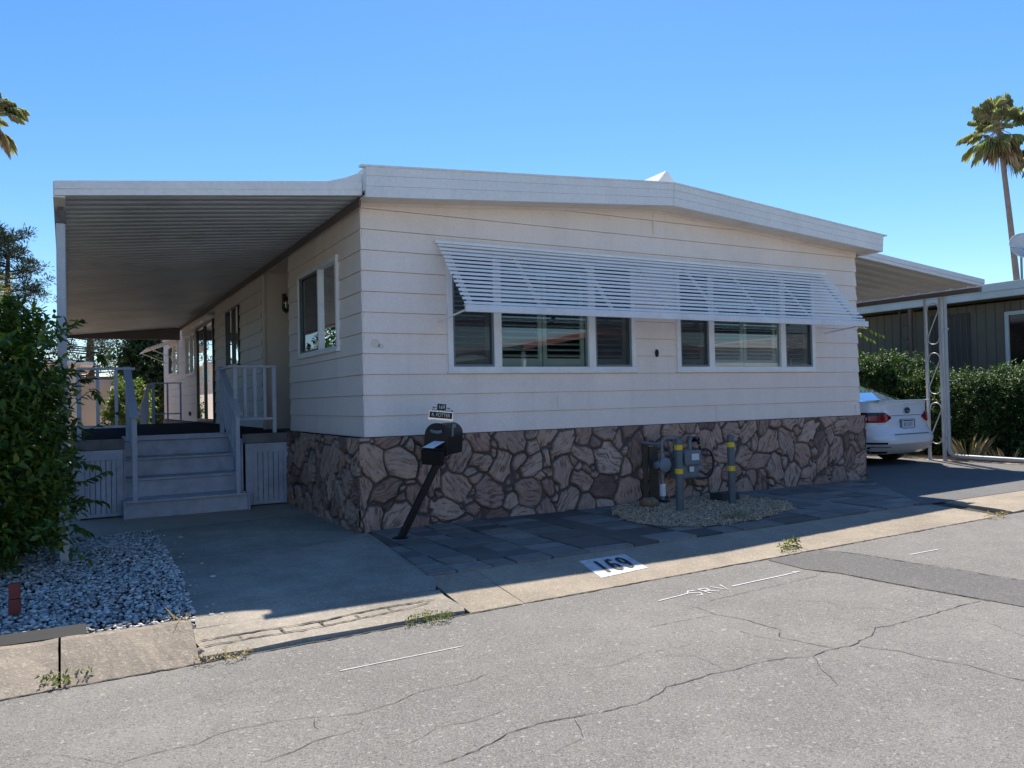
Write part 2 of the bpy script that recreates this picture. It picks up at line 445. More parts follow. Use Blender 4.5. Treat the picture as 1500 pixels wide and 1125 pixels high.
gz=lambda x,y: gut_z(x,y)+random.uniform(-.0018,.0018)
strip('gutter', frange(-.25,.150,8), gys, gz, m_gutter)
strip('gutter', frange(.156,2.95,12), gys, gut_z, m_gutter)
strip('gutter', frange(2.956,5.75,50), gys, gz, m_gutter)
def apron_z(x,y): return gut_z(x,y)+.05*max(0,min(1,(x-5.95)/.15))*max(0,min(1,(-2.0-y)/.4))*.6
strip('gutter', frange(6.02,30,30), gys, apron_z, m_gutter)
# broken drain notch between the two lengths
g = MB(); g.add([(5.75,-2.0,zt(5.8)-.01),(6.02,-2.0,zt(5.8)-.01),(6.02,-2.75,zr(5.8)-.03),(5.75,-2.75,zr(5.8)-.03)],[(0,1,2,3)])
struct('gutter_notch', g, m_crack)
# upright sloping kerb left of the driveway
def lk_z(x,y):
    u = (-2.40-y)/.35
    if u < .10: return .01-.008*u/.1
    return .002+(zr(x)+.03-.002)*min(1,(u-.10)/.75) if u < .85 else zr(x)+.03-.025*(u-.85)/.15
lys = [-2.40,-2.435,-2.5,-2.57,-2.64,-2.6975,-2.76]
def lkerb(xs):
    return strip('kerb', xs, lys, lambda x,y: lk_z(x,y)+.004*math.sin(x*17+y*9)*math.sin(x*5.3)+random.uniform(-.003,.003), m_gutter, .2)
lkerb(frange(-12,-2.578,120)); lkerb(frange(-2.566,-1.905,22))
# broken driveway apron with a lip
def ap_z(x,y):
    u = (-2.28-y)/.46
    return zg(x,-2.28)+.004+((zr(x)+.014)-(zg(x,-2.28)+.004))*u
ax = [-1.885,-1.6,-1.3,-1.0,-.7,-.45,-.27]
g = MB(); P = []
for y in (-2.28,-2.40,-2.52,-2.64,-2.72):
    P.append([(x+(.015 if i in (0,6) else 0)*math.sin(y*40), y+.014*math.sin(x*9)+(.02*math.sin(x*23) if y<-2.7 else 0), ap_z(x,y)) for i,x in enumerate(ax)])
P.append([(p[0],p[1]-.012,zr(p[0])-.02) for p in P[-1]])
g.grid(P); struct('driveway_apron', g, m_drive)
def ribbon(g, pts, w, zf, lift, jit=.0):
    pts = [Vector((p[0],p[1],0)) for p in pts]
    # subdivide with a wander so that the crack is ragged
    fine = []
    for a,b in zip(pts[:-1],pts[1:]):
        k = max(1,int((b-a).length/.035))
        for i in range(k): fine.append(a.lerp(b,i/k))
    fine.append(pts[-1])
    L=[];Rr=[]; n=len(fine)
    for i,p in enumerate(fine):
        t=(fine[min(i+1,n-1)]-fine[max(i-1,0)]); s=Vector((-t.y,t.x,0)).normalized()
        off = s*random.uniform(-jit,jit)
        ww = w*random.uniform(.35,1.25)*(1 if 0<i<n-1 else .2)
        q=p+off
        for lst,sg in ((L,1),(Rr,-1)):
            c=q+s*ww*.5*sg; lst.append((c.x,c.y,zf(c.x,c.y)+lift))
    g.grid([L,Rr])
c1 = [(-1.31,-4.59),(-1.12,-4.56),(-.94,-4.49),(-.78,-4.48),(-.62,-4.5),(-.5,-4.53),(-.31,-4.54),(-.23,-4.53),(-.11,-4.49),(-.06,-4.46),(.11,-4.46),(.23,-4.45),(.39,-4.47),(.52,-4.46),(.62,-4.48),(.71,-4.5),(.83,-4.56),(.99,-4.53),(1.03,-4.54),(1.15,-4.56),(1.24,-4.53),(1.36,-4.51),(1.51,-4.43),(1.59,-4.45),(1.81,-4.45),(2.04,-4.45),(2.26,-4.44),(2.52,-4.45)]
cracks = [(c1,.011),
 ([(1.16,-4.57),(1.19,-4.65),(1.26,-4.76),(1.26,-4.86),(1.28,-4.95),(1.33,-5.05),(1.33,-5.15),(1.32,-5.26),(1.36,-5.4)],.010),
 ([(.98,-3.45),(.99,-3.53),(.98,-3.69),(1.01,-3.79),(1.04,-3.91),(1.04,-4.03),(1.05,-4.14),(.94,-4.24),(.97,-4.34),(1.0,-4.45),(1.03,-4.54)],.010),
 ([(.85,-4.0),(.84,-4.1),(.87,-4.21),(.92,-4.34)],.006),([(.47,-3.67),(.66,-3.67),(.94,-3.7)],.008),
 ([(1.16,-3.44),(1.42,-3.43),(1.75,-3.41),(2.05,-3.41),(2.26,-3.39),(2.37,-3.34)],.007),
 ([(-2.38,-3.86),(-2.22,-3.85),(-2.06,-3.85),(-1.94,-3.79),(-1.75,-3.8),(-1.58,-3.86),(-1.41,-3.93),(-1.21,-3.91),(-1.08,-3.84),(-.94,-3.85),(-.8,-3.86),(-.66,-3.8)],.007),
 ([(-1.88,-4.19),(-1.74,-4.15),(-1.64,-4.1),(-1.53,-4.1),(-1.46,-4.08)],.007),([(-1.58,-3.86),(-1.6,-3.96),(-1.59,-4.01)],.006),
 ([(1.6,-3.75),(1.75,-3.9),(1.72,-4.05),(1.9,-4.2),(1.88,-4.45)],.004),([(.2,-4.1),(.35,-4.2),(.33,-4.45)],.004),([(-.3,-4.0),(-.1,-4.08),(.15,-4.02),(.47,-4.05)],.004),([(-.9,-4.75),(-.7,-4.7),(-.62,-4.5)],.004),([(.6,-4.9),(.72,-4.7),(.83,-4.56)],.005),([(-2.9,-3.5),(-2.6,-3.6),(-2.38,-3.86)],.004),([(2.04,-4.45),(2.1,-4.7),(2.0,-5.0)],.004),([(-1.41,-4.36),(-1.29,-4.34),(-1.16,-4.26),(-.98,-4.3),(-.83,-4.26)],.005)]
g = MB()
for pts,w in cracks: ribbon(g, pts, w*.55, lambda x,y: zr(x), .003, .006)
struct('road_cracks', g, m_crack)
# dirt line where the road meets the gutter
g = MB(); ribbon(g, [(x,-2.765+.006*math.sin(x*7)) for x in frange(-12,5.6,60)], .018, lambda x,y: zr(x), .0045, .006)
struct('gutter_dirt_line', g, m_crack)
g = MB()
ribbon(g, [(-1.88,-2.50),(-1.73,-2.49),(-1.46,-2.5),(-1.12,-2.50),(-.75,-2.45),(-.37,-2.46)], .015, ap_z, .006, .006)
ribbon(g, [(-1.87,-2.585),(-1.6,-2.58),(-1.3,-2.59),(-1.0,-2.575),(-.62,-2.54),(-.42,-2.49)], .011, ap_z, .006, .006)
for x,a,b in ((-1.66,-2.49,-2.585),(-1.42,-2.50,-2.59),(-1.18,-2.50,-2.585),(-.95,-2.48,-2.57),(-.72,-2.45,-2.55)):
    ribbon(g, [(x,a),(x+.02,b)], .011, ap_z, .007, .004)
struct('apron_cracks', g, m_crack)
g = MB(); ribbon(g, [(-1.80,-.35),(-1.2,-.30),(-.6,-.33),(-.01,-.25)], .010, lambda x,y: zg(x,y), .010, .004)
struct('driveway_joint', g, m_crack)
patch = [(2.40,-2.80),(3.06,-2.80),(3.13,-3.13),(3.19,-4.0),(3.3,-5.2),(3.3,-8),(2.62,-8),(2.62,-5.2),(2.56,-4.5),(2.49,-3.89),(2.46,-3.43),(2.37,-3.2)]
g = MB(); g.add([(x,y,zr(x)+.004) for x,y in patch],[tuple(range(len(patch)))]); struct('asphalt_patch', g, m_patch)
g = MB(); ribbon(g, [(3.08,-2.9),(3.14,-3.2),(3.16,-3.56),(3.19,-3.8),(3.20,-4.05),(3.25,-4.6),(3.3,-5.2)], .016, lambda x,y: zr(x), .007, .008)
ribbon(g, [(2.38,-3.25),(2.45,-3.43),(2.48,-3.89),(2.55,-4.5)], .009, lambda x,y: zr(x), .007, .006)
struct('patch_seam', g, m_crack)

# painted marks
def stroke(g, pts, w, zf, lift):
    L=[];Q=[];n=len(pts); P=[Vector((*p,0)) for p in pts]
    for i,p in enumerate(P):
        t=P[min(i+1,n-1)]-P[max(i-1,0)]; s=Vector((-t.y,t.x,0)).normalized()*w/2*random.uniform(.75,1.2)
        L.append((p.x+s.x,p.y+s.y,zf(p.x,p.y)+lift)); Q.append((p.x-s.x,p.y-s.y,zf(p.x,p.y)+lift))
    g.grid([L,Q])
zroad = lambda x,y: zr(x)
def letter(g, pts, ox, oy, sx, sy, lift=.0045):
    stroke(g, [(ox+a*sx, oy+b*sy) for a,b in pts], .0125, zroad, lift)
g = MB()
stroke(g, [(.90,-3.245),(1.0,-3.235),(1.10,-3.225),(1.20,-3.21)], .013, zroad, .004)
stroke(g, [(1.56,-3.25),(1.8,-3.24),(2.05,-3.235),(2.28,-3.225)], .014, zroad, .004)
stroke(g, [(2.28,-3.225),(2.22,-3.20)], .014, zroad, .005)
letter(g, [(1,.9),(.4,1),(0,.75),(.9,.35),(.6,0),(0,.08)], 1.19,-3.30,.08,.13)
letter(g, [(0,0),(0,1)], 1.31,-3.30,.08,.13); letter(g, [(0,1),(.8,.9),(.7,.55),(0,.5)], 1.31,-3.30,.08,.13, .005); letter(g, [(.3,.5),(1,0)], 1.31,-3.30,.08,.13,.0055)
letter(g, [(0,1),(.5,0),(1,1)], 1.43,-3.30,.09,.13)
tag(g.build('painted_marking', m_whitepaint), 'white spray painted line with letters SRV on the road below the house number', 'road marking')
g = MB(); stroke(g, [(-1.3,-3.335),(-1.0,-3.335),(-.8,-3.34),(-.59,-3.34)], .009, zroad, .004)
tag(g.build('painted_marking', m_whitepaint), 'thin faint white line on the road in front of the driveway', 'road marking')
g = MB(); stroke(g, [(3.42,-3.35),(3.6,-3.355),(3.78,-3.36)], .016, zroad, .004)
tag(g.build('painted_marking', m_whitepaint), 'short white dash on the road beyond the dark asphalt patch', 'road marking')

def text_mesh(s, size, ext=0.0):
    cu = bpy.data.curves.new('lettering','FONT'); cu.body = s; cu.size = size; cu.extrude = ext; cu.align_x='CENTER'; cu.align_y='CENTER'
    ob = bpy.data.objects.new('lettering', cu); COL.objects.link(ob)
    bpy.context.view_layer.update()
    me = bpy.data.meshes.new_from_object(ob.evaluated_get(bpy.context.evaluated_depsgraph_get()))
    bpy.data.objects.remove(ob); bpy.data.curves.remove(cu)
    return me
# kerb house number: white rectangle with stencil digits, lying on the kerb slope
NB = [(1.00,-2.15),(1.455,-2.15),(1.40,-2.52),(.925,-2.56)]
def nbp(u,v):  # u right 0..1, v up 0..1
    a = Vector(NB[3]).lerp(Vector(NB[2]),u); b = Vector(NB[0]).lerp(Vector(NB[1]),u); return a.lerp(b,v)
plate = empty('painted_number', 'white painted rectangle reading 169 on the gutter kerb in front of the slate', 'house number', (1.2,-2.35,-.08))
g = MB(); g.grid([[(*nbp(u,v), gut_z(*nbp(u,v))+.003) for u in frange(0,1,6)] for v in frange(0,1,6)])
g.build('white_rectangle', m_whitepaint, plate)
def stencil(ch):
    # strokes in a 0..1 cell, drawn with breaks as a stencil has
    if ch == '1': return [[(.5,.0),(.5,.5),(.5,1.0)]]
    a6 = [(.5+.34*math.cos(a), .30+.27*math.sin(a)) for a in [R(d) for d in range(0,361,30)]]
    if ch == '6': return [a6[0:7],a6[6:13],[(.16,.32),(.17,.6),(.27,.82),(.42,.95)],[(.48,.97),(.66,.97),(.82,.84)]]
    if ch == '9': return [[(1-x,1-y) for x,y in s] for s in stencil('6')]
g = MB(); z3 = lambda x,y: gut_z(x,y)
for k,ch in enumerate('169'):
    for s in stencil(ch):
        P=[nbp(.17+k*.245+.185*(x)+0.0,.17+.66*y) for x,y in s]
        fine=[]
        for a,b in zip(P[:-1],P[1:]):
            for i in range(3): fine.append(tuple(a.lerp(b,i/3)))
        fine.append(tuple(P[-1]))
        L=[];Q=[];n=len(fine)
        for i,p in enumerate(fine):
            t=Vector(fine[min(i+1,n-1)])-Vector(fine[max(i-1,0)]); s_=Vector((-t.y,t.x)).normalized()*.0155
            L.append((p[0]+s_.x,p[1]+s_.y,z3(p[0]+s_.x,p[1]+s_.y)+.0065)); Q.append((p[0]-s_.x,p[1]-s_.y,z3(p[0]-s_.x,p[1]-s_.y)+.0065))
        g.grid([L,Q])
g.build('digits', m_num, plate)

# slate paving: random ashlar tiles clipped to the bed
def clip_poly(poly, a, b, c):
    """keep a*x+b*y<=c"""
    out=[]
    for i in range(len(poly)):
        p=poly[i]; q=poly[(i+1)%len(poly)]
        dp=a*p[0]+b*p[1]-c; dq=a*q[0]+b*q[1]-c
        if dp<=0: out.append(p)
        if dp*dq<0:
            t=dp/(dp-dq); out.append((p[0]+(q[0]-p[0])*t,p[1]+(q[1]-p[1])*t))
    return out
SL = [(-.0,-.05),(7.33,-.05),(5.60,-2.035),(3.15,-1.985),(-.22,-1.985)]
def split(x0,x1,y0,y1,d=0):
    w=x1-x0;h=y1-y0
    if (w<.52 and h<.34) or (w<.30 or h<.22) or (max(w,h)<.46 and random.random()<.4): return [(x0,x1,y0,y1)]
    if (w/h>1.35 or (w>.6)) and w>.40:
        c=x0+w*random.uniform(.35,.65); return split(x0,c,y0,y1,d+1)+split(c,x1,y0,y1,d+1)
    if h>.33:
        c=y0+h*random.uniform(.38,.62); return split(x0,x1,y0,c,d+1)+split(x0,x1,c,y1,d+1)
    return [(x0,x1,y0,y1)]
g = MB()
convex = [(-.0,-.05),(7.33,-.05),(5.60,-2.0),(-.22,-2.0)]
for (x0,x1,y0,y1) in split(-.4,7.5,-2.05,0):
    gap=.007
    poly=[(x0+gap,y0+gap),(x1-gap,y0+gap),(x1-gap,y1-gap),(x0+gap,y1-gap)]
    poly=[(x+random.uniform(-.010,.010),y+random.uniform(-.010,.010)) for x,y in poly]
    for i in range(4):
        p=convex[i]; q=convex[(i+1)%4]; ex,ey=q[0]-p[0],q[1]-p[1]   # clockwise polygon: inside is right of edge
        a,b=-ey,ex; poly=clip_poly(poly,a,b,a*p[0]+b*p[1])
        if len(poly)<3: break
    if len(poly)<3: continue
    h=.012+random.uniform(0,.012); tilt=(random.uniform(-.010,.010),random.uniform(-.010,.010))
    cx=sum(p[0] for p in poly)/len(poly); cy=sum(p[1] for p in poly)/len(poly)
    top=[(x,y,zg(x,y)+h+(x-cx)*tilt[0]+(y-cy)*tilt[1]) for x,y in poly]
    g.add([(x,y,zg(x,y)-.01) for x,y in poly]+top,[tuple(range(len(poly),2*len(poly)))]+[(i,(i+1)%len(poly),len(poly)+(i+1)%len(poly),len(poly)+i) for i in range(len(poly))])
struct('slate_paving', g, m_slate)
yard([(0.0,-.03),(7.36,-.03),(5.60,-2.0),(-.24,-2.0)], -.004, 'slate_bedding', m_slab)

# ------------------------------------------------------------------ loose stones
def icos():
    bm = bmesh.new(); bmesh.ops.create_icosphere(bm, subdivisions=1, radius=1); 
    v = np.array([p.co[:] for p in bm.verts]); f = np.array([[q.index for q in fc.verts] for fc in bm.faces]); bm.free(); return v, f
IV, IF = icos()
def np_mesh(name, V, F, m, parent=None, smooth=False):
    me = bpy.data.meshes.new(name)
    V = np.asarray(V, np.float32); F = np.asarray(F, np.int32)
    if parent is not None:
        o = world_loc(parent); V = V-np.array([o.x,o.y,o.z],np.float32)
    n,k = F.shape
    me.vertices.add(len(V)); me.vertices.foreach_set('co', V.ravel())
    me.loops.add(n*k); me.loops.foreach_set('vertex_index', F.ravel())
    me.polygons.add(n); me.polygons.foreach_set('loop_start', np.arange(0,n*k,k,dtype=np.int32)); me.polygons.foreach_set('loop_total', np.full(n,k,np.int32))
    me.materials.append(m)
    if smooth: me.polygons.foreach_set('use_smooth', np.ones(n,bool))
    me.update(calc_edges=True); me.validate()
    return link_mesh(name, me, parent)
def rot_random(n):
    q = RNG.normal(size=(n,4)); q /= np.linalg.norm(q,axis=1)[:,None]
    w,x,y,z = q.T
    return np.stack([np.stack([1-2*(y*y+z*z),2*(x*y-z*w),2*(x*z+y*w)],-1),np.stack([2*(x*y+z*w),1-2*(x*x+z*z),2*(y*z-x*w)],-1),np.stack([2*(x*z-y*w),2*(y*z+x*w),1-2*(x*x+y*y)],-1)],1)
def rocks(name, pts, size, m, flat=.6, jitter=.25):
    n=len(pts); Rm=rot_random(n)
    sc=np.stack([np.ones(n),RNG.uniform(.6,1,n),RNG.uniform(.4,.8,n)],-1)*(RNG.lognormal(0,.28,n)*size)[:,None]
    v=IV[None]*(1+RNG.uniform(-jitter,jitter,(n,12,1)))*sc[:,None,:]
    v=np.einsum('nij,nkj->nki',Rm,v); v[:,:,2]*=flat
    v+=np.asarray(pts)[:,None,:]
    F=(IF[None]+12*np.arange(n)[:,None,None]).reshape(-1,3)
    return np_mesh(name, v.reshape(-1,3), F, m)
def inpoly(x,y,poly):
    c=np.zeros(len(x),bool); j=len(poly)-1
    for i in range(len(poly)):
        xi,yi=poly[i]; xj,yj=poly[j]
        c ^= ((yi>y)!=(yj>y)) & (x < (xj-xi)*(y-yi)/(yj-yi+1e-12)+xi); j=i
    return c
GB = [(-4.2,-2.41),(-1.90,-2.41),(-1.86,-2.30),(-1.797,-1.2),(-1.767,1.42),(-3.0,1.30),(-4.2,1.4)]
yard(GB, -.006, 'gravel_bedding', m_slab)
n=24000; x=RNG.uniform(-4.2,-1.76,n); y=RNG.uniform(-2.41,1.42,n); k=inpoly(x,y,GB)&~((x<-2.43)&(y<-2.12)); x=x[k];y=y[k]
q=34; sx=-1.775+RNG.random(q)**2*.22; sy=RNG.uniform(-2.2,1.3,q); x=np.concatenate([x,sx]); y=np.concatenate([y,sy])
z=np.array([zg(a,b) if b>-2.41 else lk_z(a,b)+.002 for a,b in zip(x,y)])+RNG.uniform(.0,.022,len(x))*np.where((x>-1.77)|(y<-2.41),.1,1)+np.where((x>-1.77)|(y<-2.41),.004,0)+np.where((x>-1.77)|(y<-2.41),0,1)*.012*np.sin(x*5)*np.sin(y*4)
o=rocks('white_gravel', np.stack([x,y,z],-1), .0145, m_gravel); tag(o,'bed of crushed white stone chips beside the driveway','gravel',kind='stuff')
OV = [(2.61,-.42),(2.95,-.10),(3.3,-.075),(4.02,-.075),(4.61,-.27),(4.59,-1.03),(4.31,-1.42),(3.35,-1.72),(2.75,-1.70),(2.42,-1.45),(2.36,-1.0)]
g=MB(); g.add([(x,y,zg(x,y)+.0225) for x,y in OV],[tuple(range(len(OV)))]); struct('pebble_bedding', g, m_pebble)
n=27000; x=RNG.uniform(2.3,4.7,n); y=RNG.uniform(-1.78,-.06,n)
ex=x+.03*np.sin(y*19)+RNG.normal(0,.018,n); ey=y+.03*np.sin(x*17)+RNG.normal(0,.018,n)
k=inpoly(ex,ey,OV); x=x[k];y=y[k]
z=np.array([zg(a,b) for a,b in zip(x,y)])+RNG.uniform(.020,.036,len(x))
o=rocks('pea_gravel', np.stack([x,y,z],-1), .0092, m_pebble, .75, .15); tag(o,'oval bed of small tan pebbles around the gas meter','gravel',kind='stuff')
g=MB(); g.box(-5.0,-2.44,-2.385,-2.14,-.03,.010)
struct('shade_toned_edging_slab', g, m_slab)

# ------------------------------------------------------------------ the mobile home
W = 7.26; ZS = .92; CO = .203; DEPTH = 17.85
home = empty('mobile_home', 'long white mobile home with lap siding, stone skirting and low pitched roof', 'mobile home', (0,0,0))

# stone skirting as a heightfield
_lat = RNG.random((64,64))
def vnoise(x,y,o=0):
    xi=np.floor(x).astype(int); yi=np.floor(y).astype(int); fx=x-xi; fy=y-yi; fx=fx*fx*(3-2*fx); fy=fy*fy*(3-2*fy)
    L=lambda a,b:_lat[(a+o*7)%64,(b+o*13)%64]
    return (L(xi,yi)*(1-fx)+L(xi+1,yi)*fx)*(1-fy)+(L(xi,yi+1)*(1-fx)+L(xi+1,yi+1)*fx)*fy
def stone_wall(name, w, h, seed, place, res=.0082):
    rg=np.random.default_rng(seed)
    seeds=[]
    for (s0,s1,tries) in ((.19,.26,5000),(.11,.16,4000),(.055,.085,7000)):
        for _ in range(tries):
            s=rg.uniform(s0,s1); asp=rg.uniform(1.0,2.3); a=rg.uniform(0,math.pi); cx=rg.uniform(-.05,w+.05); cy=rg.uniform(-.05,h+.05)
            if all((cx-q[0])**2+(cy-q[1])**2 > (.80*(s/math.sqrt(asp)+q[2]/math.sqrt(q[3])) )**2 for q in seeds):
                seeds.append((cx,cy,s,asp,a))
    nx=int(w/res)+1; ny=int(h/res)+1
    X,Y=np.meshgrid(np.linspace(0,w,nx),np.linspace(0,h,ny))
    Xw=X+.022*(vnoise(X*7,Y*7,1)-.5)+.008*(vnoise(X*28,Y*28,2)-.5); Yw=Y+.022*(vnoise(X*7,Y*7,3)-.5)+.008*(vnoise(X*28,Y*28,4)-.5)
    d1=np.full(X.shape,9.);d2=d1.copy();idx=np.zeros(X.shape,int)
    for i,(cx,cy,s,asp,a) in enumerate(seeds):
        dx=Xw-cx;dy=Yw-cy;u=dx*math.cos(a)+dy*math.sin(a);v=-dx*math.sin(a)+dy*math.cos(a)
        sa=math.sqrt(asp); r=np.sqrt((u/sa)**2+(v*sa)**2)-s*.8     # additive weights keep edges straight-ish
        m=r<d1; d2=np.where(m,d1,np.minimum(d2,r)); idx=np.where(m,i,idx); d1=np.where(m,r,d1)
    edge=(d2-d1)*.5
    S=np.array(seeds); U=np.zeros_like(X);V=np.zeros_like(X)
    ga=S[:,4]+rg.uniform(-.25,.25,len(S)); off=rg.uniform(0,50,(len(S),2)); tone=rg.random(len(S)); gs=rg.uniform(.6,1.5,len(S)); ga_=rg.uniform(.45,1.1,len(S)); prot=rg.uniform(.6,1.25,len(S))
    tx=rg.uniform(-.12,.12,len(S)); ty=rg.uniform(-.12,.12,len(S))
    dx=X-S[idx,0];dy=Y-S[idx,1];c=np.cos(ga[idx]);sn=np.sin(ga[idx])
    U=dx*c+dy*sn+off[idx,0];V=-dx*sn+dy*c+off[idx,1]
    warp=vnoise(U*9,V*9,5)*.05
    grain=.50*vnoise(U*12,(V+warp)*95*gs[idx],6)+.35*vnoise(U*30,(V+warp)*190*gs[idx],7)+.15*vnoise(U*50,V*80,8)
    ridges=np.abs(vnoise(U*6,(V+warp)*50*gs[idx],9)-.5)*2
    jw=.0015+.011*vnoise(X*5,Y*5,12)**1.3; t=np.clip((edge-jw)/.024,0,1); rise=np.sqrt(1-(1-t)**2)
    hgt=rise*(.046*prot[idx]+dx*tx[idx]+dy*ty[idx]+.013*(vnoise(X*14,Y*14,10)-.5)+ga_[idx]*(.020*(grain-.5)+.016*(ridges-.5)))
    hgt=np.where(t<=0,.003*vnoise(X*60,Y*60,11),hgt)
    mort=np.clip(1-t*2.5,0,1)
    gcol=np.clip(.5+ga_[idx]*((grain-.46)*1.7+(ridges-.4)*.55),0,1)
    P=place(X,Y,hgt).reshape(-1,3)
    ii=np.arange(ny*nx).reshape(ny,nx)
    F=np.stack([ii[:-1,:-1],ii[:-1,1:],ii[1:,1:],ii[1:,:-1]],-1).reshape(-1,4)
    ob=np_mesh(name,P,F,m_stone,home,smooth=True)
    ca=ob.data.color_attributes.new('stone','FLOAT_COLOR','POINT')
    cols=np.stack([tone[idx],gcol,mort,np.ones_like(X)],-1).reshape(-1).astype(np.float32)
    ca.data.foreach_set('color',cols)
    return ob
stone_wall('stone_skirting', W+.14, .935, 5, lambda X,Y,H: np.stack([X-.085,-.012-H,Y-.02],-1))
stone_wall('stone_skirting', 2.87, .935, 9, lambda X,Y,H: np.stack([-.052-H,X-.065,Y-.02],-1))
stone_wall('stone_skirting', 1.2, .935, 12, lambda X,Y,H: np.stack([W+.052+H,1.155-X,Y-.02],-1))
g=MB(); g.box(-.01,W+.01,-.005,.03,-.05,ZS-.01); g.box(-.048,-.015,.0,DEPTH,-.05,ZS-.02); g.box(W+.012,W+.045,.0,DEPTH,-.05,ZS-.02)
g.build('skirting_backing', m_darkwall, home)

# lap siding with real holes for the openings
def siding(mb, place, s0, s1, z0, ztop, holes, thick=.017):
    """place(s,z,d) -> point; boards of one course, lower edge proud; ztop(s) linear pieces given as list of (s,z)"""
    k0=0
    zmax=max(z for _,z in ztop)
    k=0
    while ZS+k*CO < zmax-1e-4:
        a=ZS+k*CO; b=a+CO
        rects=[(s0,s1,max(a,z0),b)]
        for (h0,h1,hz0,hz1) in holes:
            nr=[]
            for (p,q,c,d) in rects:
                if h1<=p or h0>=q or hz1<=c or hz0>=d: nr.append((p,q,c,d)); continue
                if h0>p: nr.append((p,h0,c,d))
                if h1<q: nr.append((h1,q,c,d))
                pp,qq=max(p,h0),min(q,h1)
                if hz0>c: nr.append((pp,qq,c,hz0))
                if hz1<d: nr.append((pp,qq,hz1,d))
            rects=nr
        for (p,q,c,d) in rects:
            segs=[(p,q)]
            for sb,_ in ztop[1:-1]:
                segs=[s for x in segs for s in ([(x[0],sb),(sb,x[1])] if x[0]<sb<x[1] else [x])]
            for (p2,q2) in segs:
                poly=[(p2,c),(q2,c),(q2,d),(p2,d)]
                for (sa,za),(sb,zb) in zip(ztop[:-1],ztop[1:]):
                    if (p2+q2)/2>=sa and (p2+q2)/2<=sb:
                        m=(zb-za)/(sb-sa); poly=clip_poly(poly,-m,1,za-m*sa)
                if len(poly)<3: continue
                dd=lambda z: thick*(1-(z-a)/CO)+.003
                poly=[(s,min(z,b-.0022)) for s,z in poly]
                n=len(poly)
                mb.add([place(s,z,dd(z)) for s,z in poly],[tuple(range(n))])
                if abs(c-a)<1e-6:
                    mb.add([place(p2,c,dd(c)),place(q2,c,dd(c)),place(q2,c+.001,.0),place(p2,c+.001,.0)],[(0,1,2,3)])
        k+=1
WIN1=(.885,3.295,1.545,2.81); WIN2=(3.925,6.365,1.545,2.81)
g=MB(); g.m=0
SOF=[(-.018,3.185),(3.63,3.475),(W+.018,3.205)]
siding(g, lambda s,z,d:(s,-d,z), -.018, W+.018, ZS, SOF, [WIN1,WIN2])
g.build('front_wall', m_siding, home, fixn=False, label='shaded end wall of cream lap siding facing the street')
LW=[(.735,2.345,1.815,2.825),(2.89,4.51,.5,3.2),(6.20,7.38,1.94,2.92),(8.75,11.0,.94,2.95),(11.33,12.90,1.97,2.95),(14.4,16.5,2.10,2.93)]
g=MB(); siding(g, lambda s,z,d:(-d,s,z), -.016, DEPTH, ZS, [(-.016,3.19),(DEPTH,3.19)], LW)
g.build('side_wall', m_siding, home, fixn=False, label='long cream siding wall behind the porch')
g=MB(); siding(g, lambda s,z,d:(W+d,s,z), -.016, DEPTH, ZS, [(-.016,3.21),(DEPTH,3.21)], [])
g.build('side_wall', m_siding, home, fixn=False)
g=MB(); g.prism([(-.01,DEPTH,.1),(W+.01,DEPTH,.1),(W+.01,DEPTH,3.2),(3.63,DEPTH,3.46),(-.01,DEPTH,3.2)],(0,.05,0)); g.build('rear_wall', m_siding, home)
# joint strips on the front wall
for xa,xb,za,zb in ((3.612,3.626,ZS+CO*11.2,3.44),(4.545,4.549,ZS+.005,ZS+CO-.01),(2.2,2.203,ZS+CO+.005,ZS+CO*2-.03),(5.9,5.903,ZS+CO*3+.005,ZS+CO*4-.03)):
    g=MB(); g.box(xa,xb,-.0205,-.016,za,zb); g.build('seam_strip', m_soffit, home)
# alcove by the entry
g=MB(); g.box(0.0,1.25,4.512,4.56,.5,3.2); g.box(1.2,1.25,2.86,4.56,.5,3.2); g.box(.02,1.2,2.84,2.885,.5,3.2); g.box(.0,1.2,2.89,4.51,3.2,3.24)
g.build('entry_alcove', m_alcove, home, label='plain beige recessed entry wall')
g=MB(); g.box(-.012,.03,4.47,4.5115,.9,3.2); g.build('alcove_trim', m_alcove, home, bevel=.003)
# interior partitions keep the rooms dark
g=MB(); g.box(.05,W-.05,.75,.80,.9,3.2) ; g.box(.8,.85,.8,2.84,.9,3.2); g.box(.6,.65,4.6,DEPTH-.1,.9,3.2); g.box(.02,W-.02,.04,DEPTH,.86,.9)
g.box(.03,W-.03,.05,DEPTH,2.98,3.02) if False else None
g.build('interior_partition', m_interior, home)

# roof, soffit, fascia
YF=-.36
def rz(x, base): # roof line
    return base+(.262 if x<=3.65 else .262)*(1-abs(x-3.65)/3.72)
g=MB()
tl=(-.07,3.455);tm=(3.65,3.715);tr=(7.41,3.415)
XE=(-.07,3.65,7.41)
top=[3.455,3.715,3.415]; bot=[3.17,3.46,3.19]
for (i,j) in ((0,1),(1,2)):
    P=[(XE[i],YF+.03,top[i]+.004),(XE[j],YF+.03,top[j]+.004),(XE[j],YF+.03,top[j]-.05),(XE[i],YF+.03,top[i]-.05)]
    g.prism(P,(0,DEPTH-YF+.3,0))
# ragged coated edge lip
for i in range(120):
    x=-.09+i*7.54/119; z=np.interp(x,XE,top)
    g.box(x-.0335,x+.0335,YF-.020-random.uniform(0,.004),YF+.05,z-.004-random.uniform(0,.003),z+.012+random.uniform(0,.0015))
roof=g.build('roof', m_roof, home)
